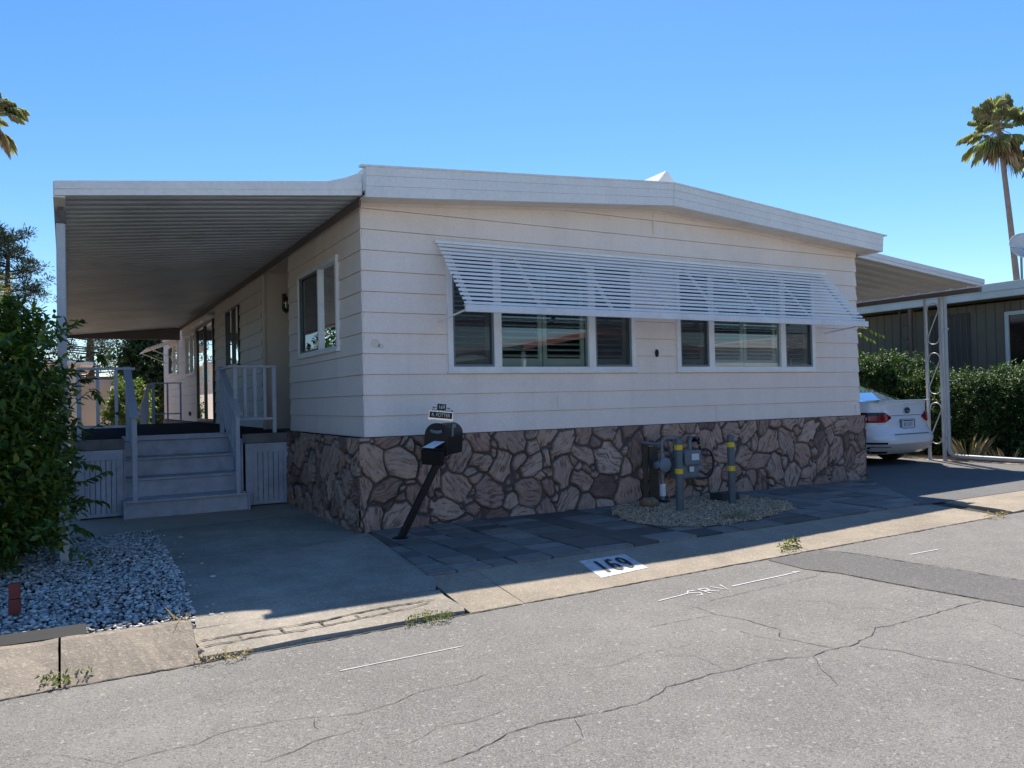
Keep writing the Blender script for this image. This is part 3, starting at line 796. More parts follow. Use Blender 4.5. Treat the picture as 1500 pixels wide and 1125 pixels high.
# gable shaped ridge cap at the peak
g=MB(); ap=(3.71,-.18,3.925); l=(3.50,-.18,3.70); r_=(3.93,-.18,3.695); bk=(3.62,1.9,3.80)
g.add([ap,l,r_,bk,(3.3,1.9,3.69),(3.95,1.9,3.70)],[(0,2,1),(0,1,4,3),(0,3,5,2)])
g.build('ridge_cap', m_trimwhite, roof)
g=MB()
for (i,j) in ((0,1),(1,2)):
    def zz(x,a,b,t): 
        return np.interp(x,XE,[bot[k]+(top[k]-bot[k])*t for k in range(3)])
    e=.0 if j==1 else .004
    for t0,t1,yy in ((0,.36,.012),(.364,.70,.006),(.704,1.0,.0)):
        xa=XE[i]+(.0 if i==0 else .003); xb=XE[j]-(.003 if j==1 else 0)
        g.prism([(xa,YF+yy-.012,zz(xa,0,0,t0)),(xb,YF+yy-.012,zz(xb,0,0,t0)),(xb,YF+yy-.012,zz(xb,0,0,t1)),(xa,YF+yy-.012,zz(xa,0,0,t1))],(0,.04,0))
fas=g.build('fascia', m_trimwhite, home, label='broad white fascia board under the roof edge')
for i in range(46):
    x=.05+i*.158
    z=np.interp(x,XE,[bot[k]+(top[k]-bot[k])*.56 for k in range(3)])
    g=MB(); g.lathe((x,YF-.0085,z),[(.006,0),(.006,.006)],6,'y'); g.build('rivet', m_trimwhite, fas)
# end cap right and side fascias
g=MB(); g.box(7.39,7.415,YF+.03,DEPTH+.2,3.19,3.40); g.box(-.075,-.05,YF+.03,DEPTH+.2,3.24,3.44); g.build('side_fascia', m_trimwhite, home)
g=MB()
for (i,j) in ((0,1),(1,2)):
    n=9
    for k in range(n):
        xa=XE[i]+(XE[j]-XE[i])*k/n+.002; xb=XE[i]+(XE[j]-XE[i])*(k+1)/n-.002
        za=np.interp(xa,XE,bot)+.022;zb=np.interp(xb,XE,bot)+.022
        g.prism([(xa,YF+.03,za),(xb,YF+.03,zb),(xb,.02,zb),(xa,.02,za)],(0,0,.012))
g.build('soffit', m_soffit, home, label='narrow panelled soffit under the front eave')
g=MB(); g.box(-.055,-.0,.0,DEPTH,3.165,3.20); g.build('eave_trim', m_soffit, home)
g=MB()
for (i,j,a,b) in ((0,1,-.018,3.628),(1,2,3.632,W+.018)):
    za=np.interp(a,[-.018,3.63,W+.018],[3.185,3.475,3.205]);zb=np.interp(b,[-.018,3.63,W+.018],[3.185,3.475,3.205])
    g.prism([(a,-.026,za-.02),(b,-.026,zb-.02),(b,-.026,zb+.02),(a,-.026,za+.02)],(0,.022,0))
g.build('eave_trim', m_soffit, home)
# oval wall vent and small fittings
g=MB(); g.lathe((3.615,-.024,1.765),[(.022,-.012),(.024,.0),(.012,.012)],14,'y')
ov=g.build('oval_vent', m_black, home)
for v in ov.data.vertices: v.co.z = 1.765+(v.co.z-1.765)*2.0
g=MB(); g.box(7.17,7.235,-.032,-.014,.965,1.06); g.build('cover_plate', m_trimwhite, home, bevel=.003)
# ghost of an old emblem near the corner
g=MB(); g.lathe((.115,-.013,1.83),[(.045,-.003),(.045,.004)],20,'y'); g.lathe((.17,-.013,1.80),[(.03,-.003),(.03,.004)],16,'y'); g.build('old_fixing_patch', m_alcove, home)

# windows ------------------------------------------------------------
def window(place, s0,s1,z0,z1, divs, panes, fr=.058, mull=.045, shutters=True, out=.042, rail=.075, glass=None, dense=.066, fmat=None):
    """place(s,z,d): d outwards. divs: s centres. panes: list of kinds"""
    root=None
    def bx(mb,a,b,c,d,d0,d1):
        P=[place(s,z,dd) for dd in (d0,d1) for s,z in ((a,c),(b,c),(b,d),(a,d))]
        mb.add(P,[(0,1,2,3),(7,6,5,4),(0,4,5,1),(1,5,6,2),(2,6,7,3),(3,7,4,0)])
    f=MB()
    bx(f,s0,s1,z0,z0+fr,-.06,out); bx(f,s0,s1,z1-fr,z1,-.06,out); bx(f,s0,s0+fr,z0+fr,z1-fr,-.06,out); bx(f,s1-fr,s1,z0+fr,z1-fr,-.06,out)
    bx(f,s0-.012,s1+.012,z0-.012,z0+.012,.0,out+.012)
    edges=[s0+fr]+[e for d in divs for e in (d-mull,d+mull)]+[s1-fr]
    for d in divs: bx(f,d-mull,d+mull,z0+fr,z1-fr,-.06,out-.006)
    win=f.build('window', fmat or m_vinyl, home, bevel=.004)
    for i,kind in enumerate(panes):
        a,b=edges[2*i],edges[2*i+1]; c,d=z0+fr,z1-fr
        if kind!='glass':
            fm=MB(); t=.024
            bx(fm,a,b,c,c+t,.012,.028); bx(fm,a,b,d-t,d,.012,.028); bx(fm,a,a+t,c+t,d-t,.012,.028); bx(fm,b-t,b,c+t,d-t,.012,.028)
            sc=fm.build('screen_frame', m_greymetal, win)
            sm=MB(); sm.add([place(a+t,c+t,.020),place(b-t,c+t,.020),place(b-t,d-t,.020),place(a+t,d-t,.020)],[(0,1,2,3)]); sm.build('screen', m_screen, win)
        gm=MB(); gm.add([place(a,c,.0),place(b,c,.0),place(b,d,.0),place(a,d,.0)],[(0,1,2,3)]); gm.build('pane', glass or m_pane, win)
        if shutters:
            leaves=2 if (b-a)>.9 else 1
            sh=MB(); wl=(b-a)/leaves
            for q in range(leaves):
                la,lb=a+q*wl+.006,a+(q+1)*wl-.006; st=.052
                bx(sh,la,la+st,c+.0,d,-.085,-.062); bx(sh,lb-st,lb,c,d,-.085,-.062); bx(sh,la+st,lb-st,c,c+rail+.02,-.085,-.062); bx(sh,la+st,lb-st,d-rail,d,-.085,-.062)
                zc=c+rail+.05
                while zc<d-rail-.02:
                    P=[place(s,zc+dz,dd) for dd,dz in ((-.105,.010),(-.105,.017),(-.042-.003,-.004),(-.042-.003,-.011)) for s in (la+st,lb-st)]
                    sh.add(P,[(0,1,3,2),(2,3,5,4),(4,5,7,6),(6,7,1,0)])
                    zc+=dense
            sh.build('shutter', m_shutter, win)
    return win
fp=lambda s,z,d:(s,-d,z)
lp=lambda s,z,d:(-d,s,z)
w1=window(fp,*WIN1,[1.466,2.682],['screen','glass','screen']); w1['label']='left front window of three lights under the slatted awning'
w2=window(fp,*WIN2,[4.49,5.756],['screen','glass','screen'],dense=.05); w2['label']='right front window of three lights under the slatted awning'
w3=window(lp,*LW[0],[1.46],['glass','screen'],mull=.018,fr=.05); w3['label']='two light window in the side wall near the corner'
window(lp,*LW[2],[6.80],['glass','glass'],shutters=False,glass=m_mirrorpane,fr=.025,mull=.012,fmat=m_door)
window(lp,*LW[4],[12.1],['glass','glass'],shutters=True,glass=m_mirrorpane)
window(lp,*LW[5],[15.45],['glass','screen'],shutters=False)
# sliding patio door
g=MB()
for a,b,c,d in ((8.75,11.0,.94,1.0),(8.75,11.0,2.89,2.95),(8.75,8.82,1.0,2.89),(10.93,11.0,1.0,2.89),(9.84,9.92,1.0,2.89)): g.box(-.05,.05,a,b,c,d)
pd=g.build('patio_door', m_door, home, bevel=.003)
g=MB(); g.add([(-.02,8.82,1.0),(-.02,10.93,1.0),(-.02,10.93,2.89),(-.02,8.82,2.89)],[(0,1,2,3)]); g.build('pane', m_mirrorpane, pd)
g=MB(); g.box(-.09,-.05,9.87,9.90,1.75,2.05); g.build('handle', m_chrome, pd)
g=MB(); g.box(-.16,-.018,8.7,11.05,2.955,3.02); g.build('door_hood', m_vinyl, home, bevel=.004)
# wall outlets
g=MB(); g.box(-.05,-.012,12.2,12.34,1.05,1.14); g.build('outlet_box', m_brown, home, bevel=.004)
# brass porch light in the alcove
g=MB(); g.box(.285,.345,4.49,4.5115,2.66,2.90); lampo=g.build('porch_light', m_brass, home, bevel=.006, label='small brass wall lantern in the entry recess')
g=MB(); g.tube([(.315,4.49,2.84),(.315,4.44,2.90),(.315,4.39,2.88),(.315,4.38,2.84)],.010,8); g.lathe((.315,4.38,2.60),[(.01,0),(.045,.03),(.055,.05),(.05,.06)],10); g.lathe((.315,4.38,2.77),[(.055,0),(.06,.015),(.03,.06),(.008,.09)],10)
g.build('lantern_cage', m_brass, lampo, smooth=True)
g=MB(); g.lathe((.315,4.38,2.655),[(.036,0),(.045,.06),(.046,.112)],12); g.build('lantern_glass', m_pane, lampo, smooth=True)

# ------------------------------------------------------------------ slatted window awning
aw=empty('window_awning','long white slatted metal awning sloping over the two front windows','awning',(3.7,-.02,2.86))
A0=Vector((.78,-.030,2.865)); A1=Vector((.78,-.65,2.165)); X1=6.60
d=(A1-A0); N=15; s=MB(); nrm=Vector((0,d.z,-d.y)).normalized()
for k in range(N):
    p=A0+d*((k+.5)/N); 
    # bent louvre: two flats, lower flat near upright
    y,z=p.y,p.z
    prof=[(y+.011,z+.0145),(y-.009,z+.0115),(y-.016,z-.014),(y-.014,z-.015),(y-.007,z+.009),(y+.011,z+.012)]
    sag=random.uniform(-.003,.003)
    vs=[(x,a,b+(sag if 1<x<6 else 0)) for x in (.78+random.uniform(-.006,.006),3.7,X1+random.uniform(-.006,.006)) for a,b in prof]; n=6
    s.add(vs,[(i,(i+1)%n,n+(i+1)%n,n+i) for i in range(n)]+[(n+i,n+(i+1)%n,2*n+(i+1)%n,2*n+i) for i in range(n)]+[tuple(range(n)),tuple(range(2*n,3*n))])
sl=s.build('slats', m_awn, aw)
for x in (.87,1.66,2.55,3.33,4.06,4.80,5.62,6.48):
    r=MB(); a=Vector((x,A0.y+.022,A0.z-.022)); b=Vector((x,A1.y+.030,A1.z-.006)); r.bar(a,b,.055,.010,up=(0,.7,.7)); r.build('rib', m_awn, aw)
b=MB(); b.box(.775,X1+.01,-.685,-.660,2.095,2.165); b.box(.775,X1+.01,-.66,-.63,2.158,2.166); b.build('front_bar', m_awnbar, aw, bevel=.003)
b=MB(); b.box(.76,X1+.02,-.046,-.019,2.862,2.895); b.build('wall_rail', m_awn, aw, bevel=.003)
for x in (.80,6.56):
    b=MB(); b.tube([(x,-.655,2.12),(x-.02 if x<2 else x,-.03,2.06)],.010,8); b.build('arm', m_awn, aw)

# ------------------------------------------------------------------ porch awning (left) and car port (right)
def pans(x_in, z_in, x_out, z_out, y0, y1, pitch, rib_d, seed):
    rg=random.Random(seed); ys=[]; y=y0
    while y<y1:
        p=pitch
        for f,dz in ((0,0),(.50,0),(.56,rib_d),(.68,rib_d),(.74,0),(.80,0),(.83,rib_d*.5),(.91,rib_d*.5),(.94,0)): ys.append((y+f*p,dz))
        y+=p
    ys=[q for q in ys if q[0]<=y1]
    g=MB(); g.grid([[(x_in,y,z_in+dz) for y,dz in ys],[((x_in+x_out)/2,y,(z_in+z_out)/2+dz+.004) for y,dz in ys],[(x_out,y,z_out+dz) for y,dz in ys]])
    return g
pa=empty('porch_awning','long white metal patio awning over the porch on the left of the home','awning',(-1.3,6,0))
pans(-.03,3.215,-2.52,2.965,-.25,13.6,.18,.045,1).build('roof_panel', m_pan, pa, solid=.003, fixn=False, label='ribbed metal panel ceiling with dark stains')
g=MB()
zf=lambda x: 2.955+(x+2.59)*(3.225-2.955)/2.55
for t0,t1,yy in ((.0,.048,.006),(.050,.115,.0)):
    g.prism([(-2.59,-.285+yy,zf(-2.59)+t0-.018),(-.085,-.285+yy,zf(-.085)+t0-.018),(-.085,-.285+yy,zf(-.085)+t1),(-2.59,-.285+yy,zf(-2.59)+t1-.018)],(0,.03,0))
g.prism([(-.60,-.275,zf(-.6)+.08),(-.09,-.275,zf(-.09)+.105),(-.09,-.275,3.42),(-.25,-.275,3.35)],(0,.03,0))
g.build('front_fascia', m_trimwhite, pa, bevel=.002)
g=MB(); g.box(-2.60,-2.515,-.25,13.64,2.93,3.055); g.build('side_beam', m_trimwhite, pa, bevel=.003)
g=MB(); g.box(-2.6,-.06,13.602,13.64,2.90,3.2); g.build('end_beam', m_beam_dark, pa)
g=MB(); g.box(-.075,-.058,-.17,13.6,3.13,3.22); g.build('wall_rail', m_beam_dark, pa)
for y in (.1,4.6,9.1,13.4):
    g=MB(); g.box(-2.585,-2.520,y-.0325,y+.0325,-.02,2.79); 
    for q in (-.015,.015): g.box(-2.5195,-2.515,y+q-.006,y+q+.006,0,2.79)
    po=g.build('post', m_post, pa, bevel=.006)
    g=MB(); g.box(-2.592,-2.513,y-.040,y+.040,2.792,2.90); g.box(-2.575,-2.53,y-.02,y+.02,2.901,2.935); g.build('post_cap', m_rust, po, bevel=.006)

cp=empty('carport_awning','white ribbed carport roof on scrolled posts at the right of the home','carport',(9.2,4,0))
pans(7.30,3.315,10.90,2.985,.34,9.3,.30,.045,2).build('roof_panel', m_pan_light, cp, solid=.003, fixn=False, label='light ribbed metal panel ceiling')
g=MB(); zc=lambda x: 2.965+(10.97-x)*(3.285-2.965)/3.6
for t0,t1,yy in ((.0,.05,.008),(.052,.125,.0)):
    g.prism([(7.30,.29+yy,zc(7.3)+t0),(10.97,.29+yy,zc(10.97)+t0),(10.97,.29+yy,zc(10.97)+t1),(7.30,.29+yy,zc(7.3)+t1)],(0,.03,0))
g.build('front_fascia', m_trimwhite, cp, bevel=.002)
g=MB(); g.box(10.86,10.94,.33,9.3,2.885,2.960); g.build('side_beam', m_beam_dark, cp)
g=MB(); g.box(10.945,10.98,.33,9.3,2.965,3.085); g.build('side_fascia', m_trimwhite, cp)
def lattice(y, rad=.026):
    g=MB(); g.box(10.875,10.925,y-.025,y+.025,0,2.885); g.box(10.875,10.925,y+.255,y+.295,0,2.885); g.box(10.86,10.94,y-.05,y+.32,0.001,.012)
    o=g.build('lattice_post', m_post, cp, bevel=.004)
    s=MB(); z=.30
    while z<2.5:
        pts=[]
        ya,yb=y+.025,y+.255; r=(yb-ya)/2-.012; cy=(ya+yb)/2
        for k in range(-10,9): # top hook
            a=R(180-k*12); pts.append((10.90,cy+r*math.cos(R(90+ k*12))*-1,z+.62+r*math.sin(R(90+k*12)) ) )
        s.tube(pts,.010,6)
        s.build('scroll', m_post, o); s=MB()
        s.tube([(10.90,cy-r*.95,z+.58),(10.90,cy,z+.36),(10.90,cy+r*.95,z+.14)],.010,6); s.build('scroll_bar', m_post, o); s=MB()
        pts=[(10.90,cy+r*math.cos(R(20-k*12)),z+.10+r*math.sin(R(20-k*12))) for k in range(0,18)]
        s.tube(pts,.010,6); s.build('scroll', m_post, o); s=MB()
        z+=.88
lattice(1.045); lattice(5.3)
# downspout beside the near post
ds=empty('downspout','pale grey rain pipe dropping beside the carport post and bending along the dry strip','rain pipe',(11.0,.9,0))
g=MB(); g.tube([(10.96,1.0,2.96),(10.96,1.0,2.6),(10.96,1.0,1.2),(10.96,1.0,.24),(10.96,.98,.14),(10.97,.91,.095),(10.98,.80,.085),(11.0,-.2,.075),(11.02,-2.0,.06)],.036,10)
g.build('pipe', m_post, ds, smooth=True)
g=MB()
for z in (.75,2.3):
    g=MB(); g.box(10.915,11.0,.96,1.045,z,z+.03); g.build('strap', m_post, ds)

# ------------------------------------------------------------------ deck, steps and railings
dk=empty('porch_deck','raised porch deck with dark carpet and white board skirting panels','deck',(-1.3,6,0))
g=MB(); g.box(-2.45,-1.955,2.80,3.57,.845,.905); g.box(-.625,-.06,2.80,3.57,.845,.905); g.box(-2.45,-.06,3.575,11.3,.845,.905); g.build('carpet_floor', m_carpet, dk)
for xa,xb in ((-2.47,-1.945),(-.635,-.06)):
    g=MB(); g.box(xa,xb,2.765,2.797,.785,.902); g.build('edge_board', m_deckwood, dk, bevel=.004)
def skirt(x0,x1):
    g=MB(); g.box(x0,x0+.085,2.775,2.80,.02,.78); g.box(x1-.07,x1,2.775,2.80,.02,.78); g.box(x0+.085,x1-.07,2.776,2.80,.665,.78); g.box(x0+.085,x1-.07,2.776,2.80,.02,.06)
    n=6; w=(x1-.07-x0-.085)/n
    for i in range(n): g.box(x0+.085+i*w+.003,x0+.085+(i+1)*w-.003,2.785+.004*(i%2),2.80,.06,.665)
    return g.build('skirting_panel', m_step, dk, bevel=.002)
skirt(-.60,-.065); skirt(-2.44,-1.96)
g=MB(); g.box(-2.45,-2.40,2.8,11.3,0.,.84); g.box(-1.955,-1.935,2.80,3.6,0,.84); g.box(-.645,-.625,2.80,3.6,0,.84); g.box(-2.4,-.06,11.25,11.3,0,.84); g.build('side_skirting', m_step, dk)
st=empty('porch_steps','four painted blue grey wooden steps up to the porch','steps',(-1.29,3,0))
ys=[2.50,2.86,3.21,3.56]; zs=[.205,.425,.645,.865]
for i in range(4):
    x0,x1=(-1.945,-.635) if i==0 else (-1.930,-.648)
    if i==0: x0,x1=-1.95,-.63
    g=MB(); g.box(x0,x1,ys[i]+.030,ys[i]+.050,(zs[i-1] if i else 0.)+.003,zs[i]-.027); g.build('riser', m_step, st, bevel=.002)
    nx=ys[i+1]+.030 if i<3 else 3.573
    g=MB(); g.box(x0,x1,ys[i]-.014,nx,zs[i]-.022,zs[i]+(.002 if i<3 else .042)); g.build('tread', m_step, st, bevel=.004)
for xa,xb in ((-1.975,-1.952),(-.628,-.605)):
    g=MB(); g.box(xa,xb,2.49,2.86,0,.20); g.build('end_board', m_step, st, bevel=.003)

def rail(pts_posts, top, bottom, name, label, x_or_y, sz=.042):
    pass
def post(g,x,y,z0,z1,w=.045): g.box(x-w/2,x+w/2,y-w/2,y+w/2,z0,z1)
# right railing
rr=empty('porch_railing','pale grey railing at the right of the steps with a sloping stair rail','railing',(-.7,3,.9),group='railings round the porch')
for x in (-.985,): pass
for xa in (-.70,-.23):
    g=MB(); post(g,xa,2.83,.905,1.725); g.build('post', m_rail, rr, bevel=.003)
def vbal(xs,y,z0,z1,par):
    for x in xs:
        g=MB(); g.box(x-.018,x+.018,y-.018,y+.018,z0,z1); g.build('baluster', m_rail, par, bevel=.002)
vbal((-.585,-.465,-.345),2.83,1.105,1.72,rr)
g=MB(); g.box(-.78,-.20,2.80,2.86,1.725,1.752); g.build('top_rail', m_rail, rr, bevel=.003)
g=MB(); g.box(-.68,-.25,2.812,2.848,1.07,1.10); g.build('bottom_rail', m_rail, rr, bevel=.003)
def stair_rail(x, par):
    g=MB(); post(g,x,2.53,.207,1.14,.05); g.build('post', m_rail, par, bevel=.003)
    g=MB(); post(g,x,3.60,.907,1.735,.05); g.build('post', m_rail, par, bevel=.003)
    g=MB(); g.bar((x,2.46,1.145),(x,3.66,1.765),.085,.030); g.build('top_rail', m_rail, par, bevel=.003)
    g=MB(); g.bar((x,2.56,.62),(x,3.57,1.14),.04,.035); g.build('bottom_rail', m_rail, par, bevel=.003)
    for k in range(1,7):
        y=2.53+k*.155; zb=.62+(y-2.56)*.515; ztp=1.145+(y-2.46)*.517
        g=MB(); g.box(x-.016,x+.016,y-.016,y+.016,zb,ztp-.01); g.build('baluster', m_rail, par, bevel=.002)
stair_rail(-.735, rr)
g=MB(); g.box(-.76,-.71,2.85,3.58,1.727,1.75); g.build('top_rail', m_rail, rr, bevel=.003)
lr=empty('porch_railing','pale grey railing at the left of the steps beside the tall bush','railing',(-1.9,3,.9),group='railings round the porch')
g=MB(); post(g,-2.40,2.83,.905,1.70); g.build('post', m_rail, lr, bevel=.003)
vbal((-2.21,-2.02),2.83,1.06,1.70,lr)
g=MB(); g.box(-2.42,-1.82,2.80,2.86,1.70,1.727); g.build('top_rail', m_rail, lr, bevel=.003)
g=MB(); g.box(-2.38,-1.88,2.812,2.848,1.03,1.06); g.build('bottom_rail', m_rail, lr, bevel=.003)
stair_rail(-1.855, lr)
fr_=empty('porch_railing','thin railing at the far end of the porch','railing',(-.6,11,.9),group='railings round the porch')
for x in (-.90,-.62,-.36):
    g=MB(); post(g,x,11.1,.905,1.76,.035 if x>-.8 else .06); g.build('post', m_rail, fr_)
g=MB(); g.box(-.95,-.33,11.08,11.12,1.76,1.785); g.build('top_rail', m_rail, fr_)
g=MB(); g.box(-.90,-.36,11.085,11.115,1.10,1.125); g.build('bottom_rail', m_rail, fr_)
g=MB(); g.bar((-.97,11.15,1.76),(-1.06,12.6,1.1),.08,.03); g.build('stair_rail', m_rail, fr_)
for k in range(5):
    y=11.3+k*.26; z=1.70-k*.118; g=MB(); g.box(-.99-.016*k-.016,-.99-.016*k+.016,y-.016,y+.016,z-.75,z-.02); g.build('baluster', m_rail, fr_)
# flip-up window awning on the far side wall
fa=empty('side_window_awning','small propped white awning over the farthest side window','awning',(-.3,15.4,2.95))
g=MB(); g.prism([(-.03,14.3,2.99),(-.75,14.3,2.72),(-.75,16.6,2.72),(-.03,16.6,2.99)],(0,0,.025)); g.build('panel', m_trimwhite, fa)
for y in (14.4,16.5):
    g=MB(); g.tube([(-.70,y,2.74),(-.03,y,2.45)],.012,6); g.build('arm', m_trimwhite, fa)

# ------------------------------------------------------------------ mailbox
mb_=empty('mailbox','black arched mailbox on a leaning black post beside the stone skirting','mailbox',(.13,-.56,0))
g=MB(); g.bar((.12,-.56,.0),(.555,-.585,.785),.058,.058,up=(0,1,0)); g.build('post', m_black, mb_, bevel=.006)
g=MB(); g.lathe((.12,-.56,.004),[(.075,0),(.075,.012),(.05,.02)],14); g.build('post_base', m_black, mb_)
BX=Matrix.Translation((.545,-.60,.765)) @ Matrix.Rotation(R(-43),4,'Z') @ Matrix.Rotation(R(4),4,'Y') @ Matrix.Scale(.93,4)   # local -y is the door end
def bt(p): return tuple(BX @ Vector(p))
def arch(w,h,n=14):
    r=w/2; return [(-r,0),(r,0)]+[(r*math.cos(math.pi*k/n),h-r+r*math.sin(math.pi*k/n)) for k in range(n+1)]
LB=.50
pr=arch(.225,.305)
g=MB(); n=len(pr)
g.add([bt((x,-.21,z)) for x,z in pr]+[bt((x,-.21+LB,z)) for x,z in pr],[(i,(i+1)%n,n+(i+1)%n,n+i) for i in range(n)]+[tuple(range(n,2*n)),tuple(range(n))])
body=g.build('box', m_black, mb_, bevel=.004)
g=MB(); pd_=arch(.240,.318)
n=len(pd_); g.add([bt((x,-.235,z-.006)) for x,z in pd_]+[bt((x,-.195,z-.006)) for x,z in pd_],[(i,(i+1)%n,n+(i+1)%n,n+i) for i in range(n)]+[tuple(range(n)),tuple(range(n,2*n))])
g.build('front_hood', m_black, mb_, bevel=.004)
# open lower tray with a sloping face
g=MB(); P=[(-.105,-.24,.055),(.105,-.24,.055),(.105,-.37,.055),(-.105,-.37,.055),(-.095,-.24,-.09),(.095,-.24,-.09),(.095,-.34,-.09),(-.095,-.34,-.09)]
g.add([bt(p) for p in P],[(0,1,2,3),(4,5,6,7),(0,1,5,4),(1,2,6,5),(2,3,7,6),(3,0,4,7)]); tray=g.build('paper_tray', m_black, mb_, bevel=.004)
g=MB(); g.add([bt(p) for p in ((-.135,-.235,.062),(.13,-.235,.062),(.13,-.385,.066),(-.135,-.385,.066),(-.135,-.235,.070),(.13,-.235,.070),(.13,-.385,.074),(-.135,-.385,.074))],[(0,1,2,3),(4,5,6,7),(0,1,5,4),(1,2,6,5),(2,3,7,6),(3,0,4,7)]); g.build('tray_lid', m_black, mb_)
# handle emblem on the front
g=MB(); g.tube([bt((-.05,-.245,.235)),bt((-.02,-.262,.228)),bt((.03,-.262,.224)),bt((.06,-.245,.236))],.016,8); g.build('handle', m_greymetal, mb_, smooth=True)
g=MB(); g.obox(bt((.118,-.08,.235)),*[(BX.to_3x3() @ Vector(a)) for a in ((1,0,0),(0,1,0),(0,0,1))],.008,.035,.10); g.obox(bt((.122,-.05,.285)),*[(BX.to_3x3() @ Vector(a)) for a in ((1,0,0),(0,1,0),(0,0,1))],.008,.09,.03); g.build('flag', m_greylight, mb_)
# name plate and number plate, standing on the box and facing the street
TX=Matrix.Translation((.50,-.66,1.075)) @ Matrix.Rotation(R(-26),4,'Z') @ Matrix.Rotation(R(6),4,'Y')
def tt(p): return tuple(TX @ Vector(p))
def tbox(g,x0,x1,y0,y1,z0,z1):
    P=[(x0,y0,z0),(x1,y0,z0),(x1,y1,z0),(x0,y1,z0),(x0,y0,z1),(x1,y0,z1),(x1,y1,z1),(x0,y1,z1)]
    g.add([tt(p) for p in P],[(0,3,2,1),(4,5,6,7),(0,1,5,4),(1,2,6,5),(2,3,7,6),(3,0,4,7)])
g=MB(); tbox(g,-.105,.105,-.006,.006,.020,.076); npl=g.build('name_plate', m_black, mb_)
g=MB(); tbox(g,-.115,.115,-.004,.010,.004,.018); tbox(g,-.111,-.106,-.004,.010,.018,.083); tbox(g,.106,.111,-.004,.010,.018,.083); tbox(g,-.111,.111,-.004,.010,.077,.083)
for k in range(6): 
    a=k/5*math.pi; 
    g.tube([tt((-.085+k*.034,.003,.088)),tt((-.076+k*.034,.003,.099)),tt((-.067+k*.034,.003,.099)),tt((-.058+k*.034,.003,.088))],.004,6)
for x in (-.095,.095): g.tube([tt((x,.003,-.012)),tt((x,.003,.008))],.006,6)
for x in (-.075,.072,.098): 
    cx,cy,cz=tt((x,-.002,.115 if abs(x)<.08 else .096)); g.lathe((cx,cy,cz),[(.002,-.009),(.009,0),(.002,.009)],8)
g.tube([tt((-.072,.003,.115)),tt((-.045,.003,.118))],.004,6); g.tube([tt((.045,.003,.118)),tt((.072,.003,.115))],.004,6)
g.build('chrome_bracket', m_chrome, mb_, smooth=True)
g=MB(); tbox(g,-.040,.042,-.006,.006,.094,.152); nnp=g.build('number_plate', m_black, mb_)
def put_text(s,size,cx,cz,par,sx=1.0,name='lettering'):
    me=text_mesh(s,size,.0008)
    o=world_loc(par)
    for v in me.vertices:
        w=TX @ Vector((cx+v.co.x*sx,-.0078-v.co.z,cz+v.co.y)); v.co=w-o
    me.materials.append(m_platetext); ob=link_mesh(name,me,par); return ob
put_text('R. POTTER',.046,0,.047,npl,.78); put_text('169',.050,.001,.122,nnp,.85)
en=MB(); en.add([bt(p) for p in ((-.085,-.365,.0765),(.03,-.38,.0765),(.095,-.25,.135),(-.015,-.24,.135),(-.085,-.365,.0785),(.03,-.38,.0785),(.095,-.25,.137),(-.015,-.24,.137))],[(0,1,2,3),(4,5,6,7),(0,1,5,4),(1,2,6,5),(2,3,7,6),(3,0,4,7)])
tag(en.build('envelope', m_envelope), 'white paper lying on the lower tray of the black mailbox', 'paper')

# ------------------------------------------------------------------ gas meter corner
gm=empty('gas_meter','grey gas meter on pipes against the stone skirting between two bollards','gas meter',(3.75,-.25,0))
g=MB(); g.box(3.64,3.95,-.34,-.17,.28,.50); g.box(3.65,3.94,-.33,-.18,.50,.61); bd=g.build('meter_body', m_greymetal, gm, bevel=.03)
g=MB(); g.box(3.70,3.95,-.385,-.352,.44,.615); fc=g.build('dial_housing', m_greymetal, gm, bevel=.015)
g=MB(); g.box(3.79,3.90,-.392,-.3855,.50,.575); g.build('dial', m_platetext, fc)
g=MB(); g.box(3.775,3.84,-.3665,-.3605,.365,.425); g.build('label_plate', m_platetext, bd)
g=MB(); g.lathe((4.0,-.25,.39),[(.05,-.03),(.055,.0),(.04,.03)],12,'x'); g.build('side_plug', m_greylight, gm, smooth=True)
g=MB(); g.tube([(3.47,-.24,.02),(3.47,-.24,.38)],.024,10); g.build('pipe', m_pipe, gm, smooth=True)
g=MB(); g.tube([(3.47,-.24,.54),(3.47,-.24,.70),(3.48,-.24,.74),(3.53,-.24,.765),(3.62,-.24,.76),(3.66,-.24,.74),(3.67,-.24,.60)],.022,10)
g.build('pipe', m_pipe, gm, smooth=True)
g=MB(); g.tube([(3.90,-.24,.60),(3.90,-.24,.72),(3.93,-.22,.75),(4.02,-.1,.75),(4.05,-.06,.74)],.022,10); g.build('pipe', m_pipe, gm, smooth=True)
g=MB(); g.tube([(3.30,-.08,.72),(3.40,-.2,.70),(3.47,-.24,.70)],.018,8)
g.build('pipe', m_pipe, gm, smooth=True)
g=MB(); g.lathe((3.47,-.25,.46),[(.02,-.11),(.045,-.10),(.045,-.05),(.03,-.04),(.03,.05),(.05,.06),(.05,.09),(.02,.095)],12,'x'); g.lathe((3.47,-.25,.46),[(.05,-.07),(.085,-.05),(.085,-.04),(.06,.0),(.06,.05)],16,'y'); g.lathe((3.47,-.25,.52),[(.03,0),(.022,.05),(.012,.07)],10); g.build('regulator', m_greylight, gm, smooth=True)
g=MB(); g.tube([(3.47,-.24,.10),(3.47,-.24,.24)],.036,10); g.build('pipe_sleeve', m_platetext, gm)
g=MB(); g.lathe((3.47,-.24,.01),[(.09,0),(.07,.04),(.03,.05)],12); g.build('pipe_foot', m_blackrough, gm)
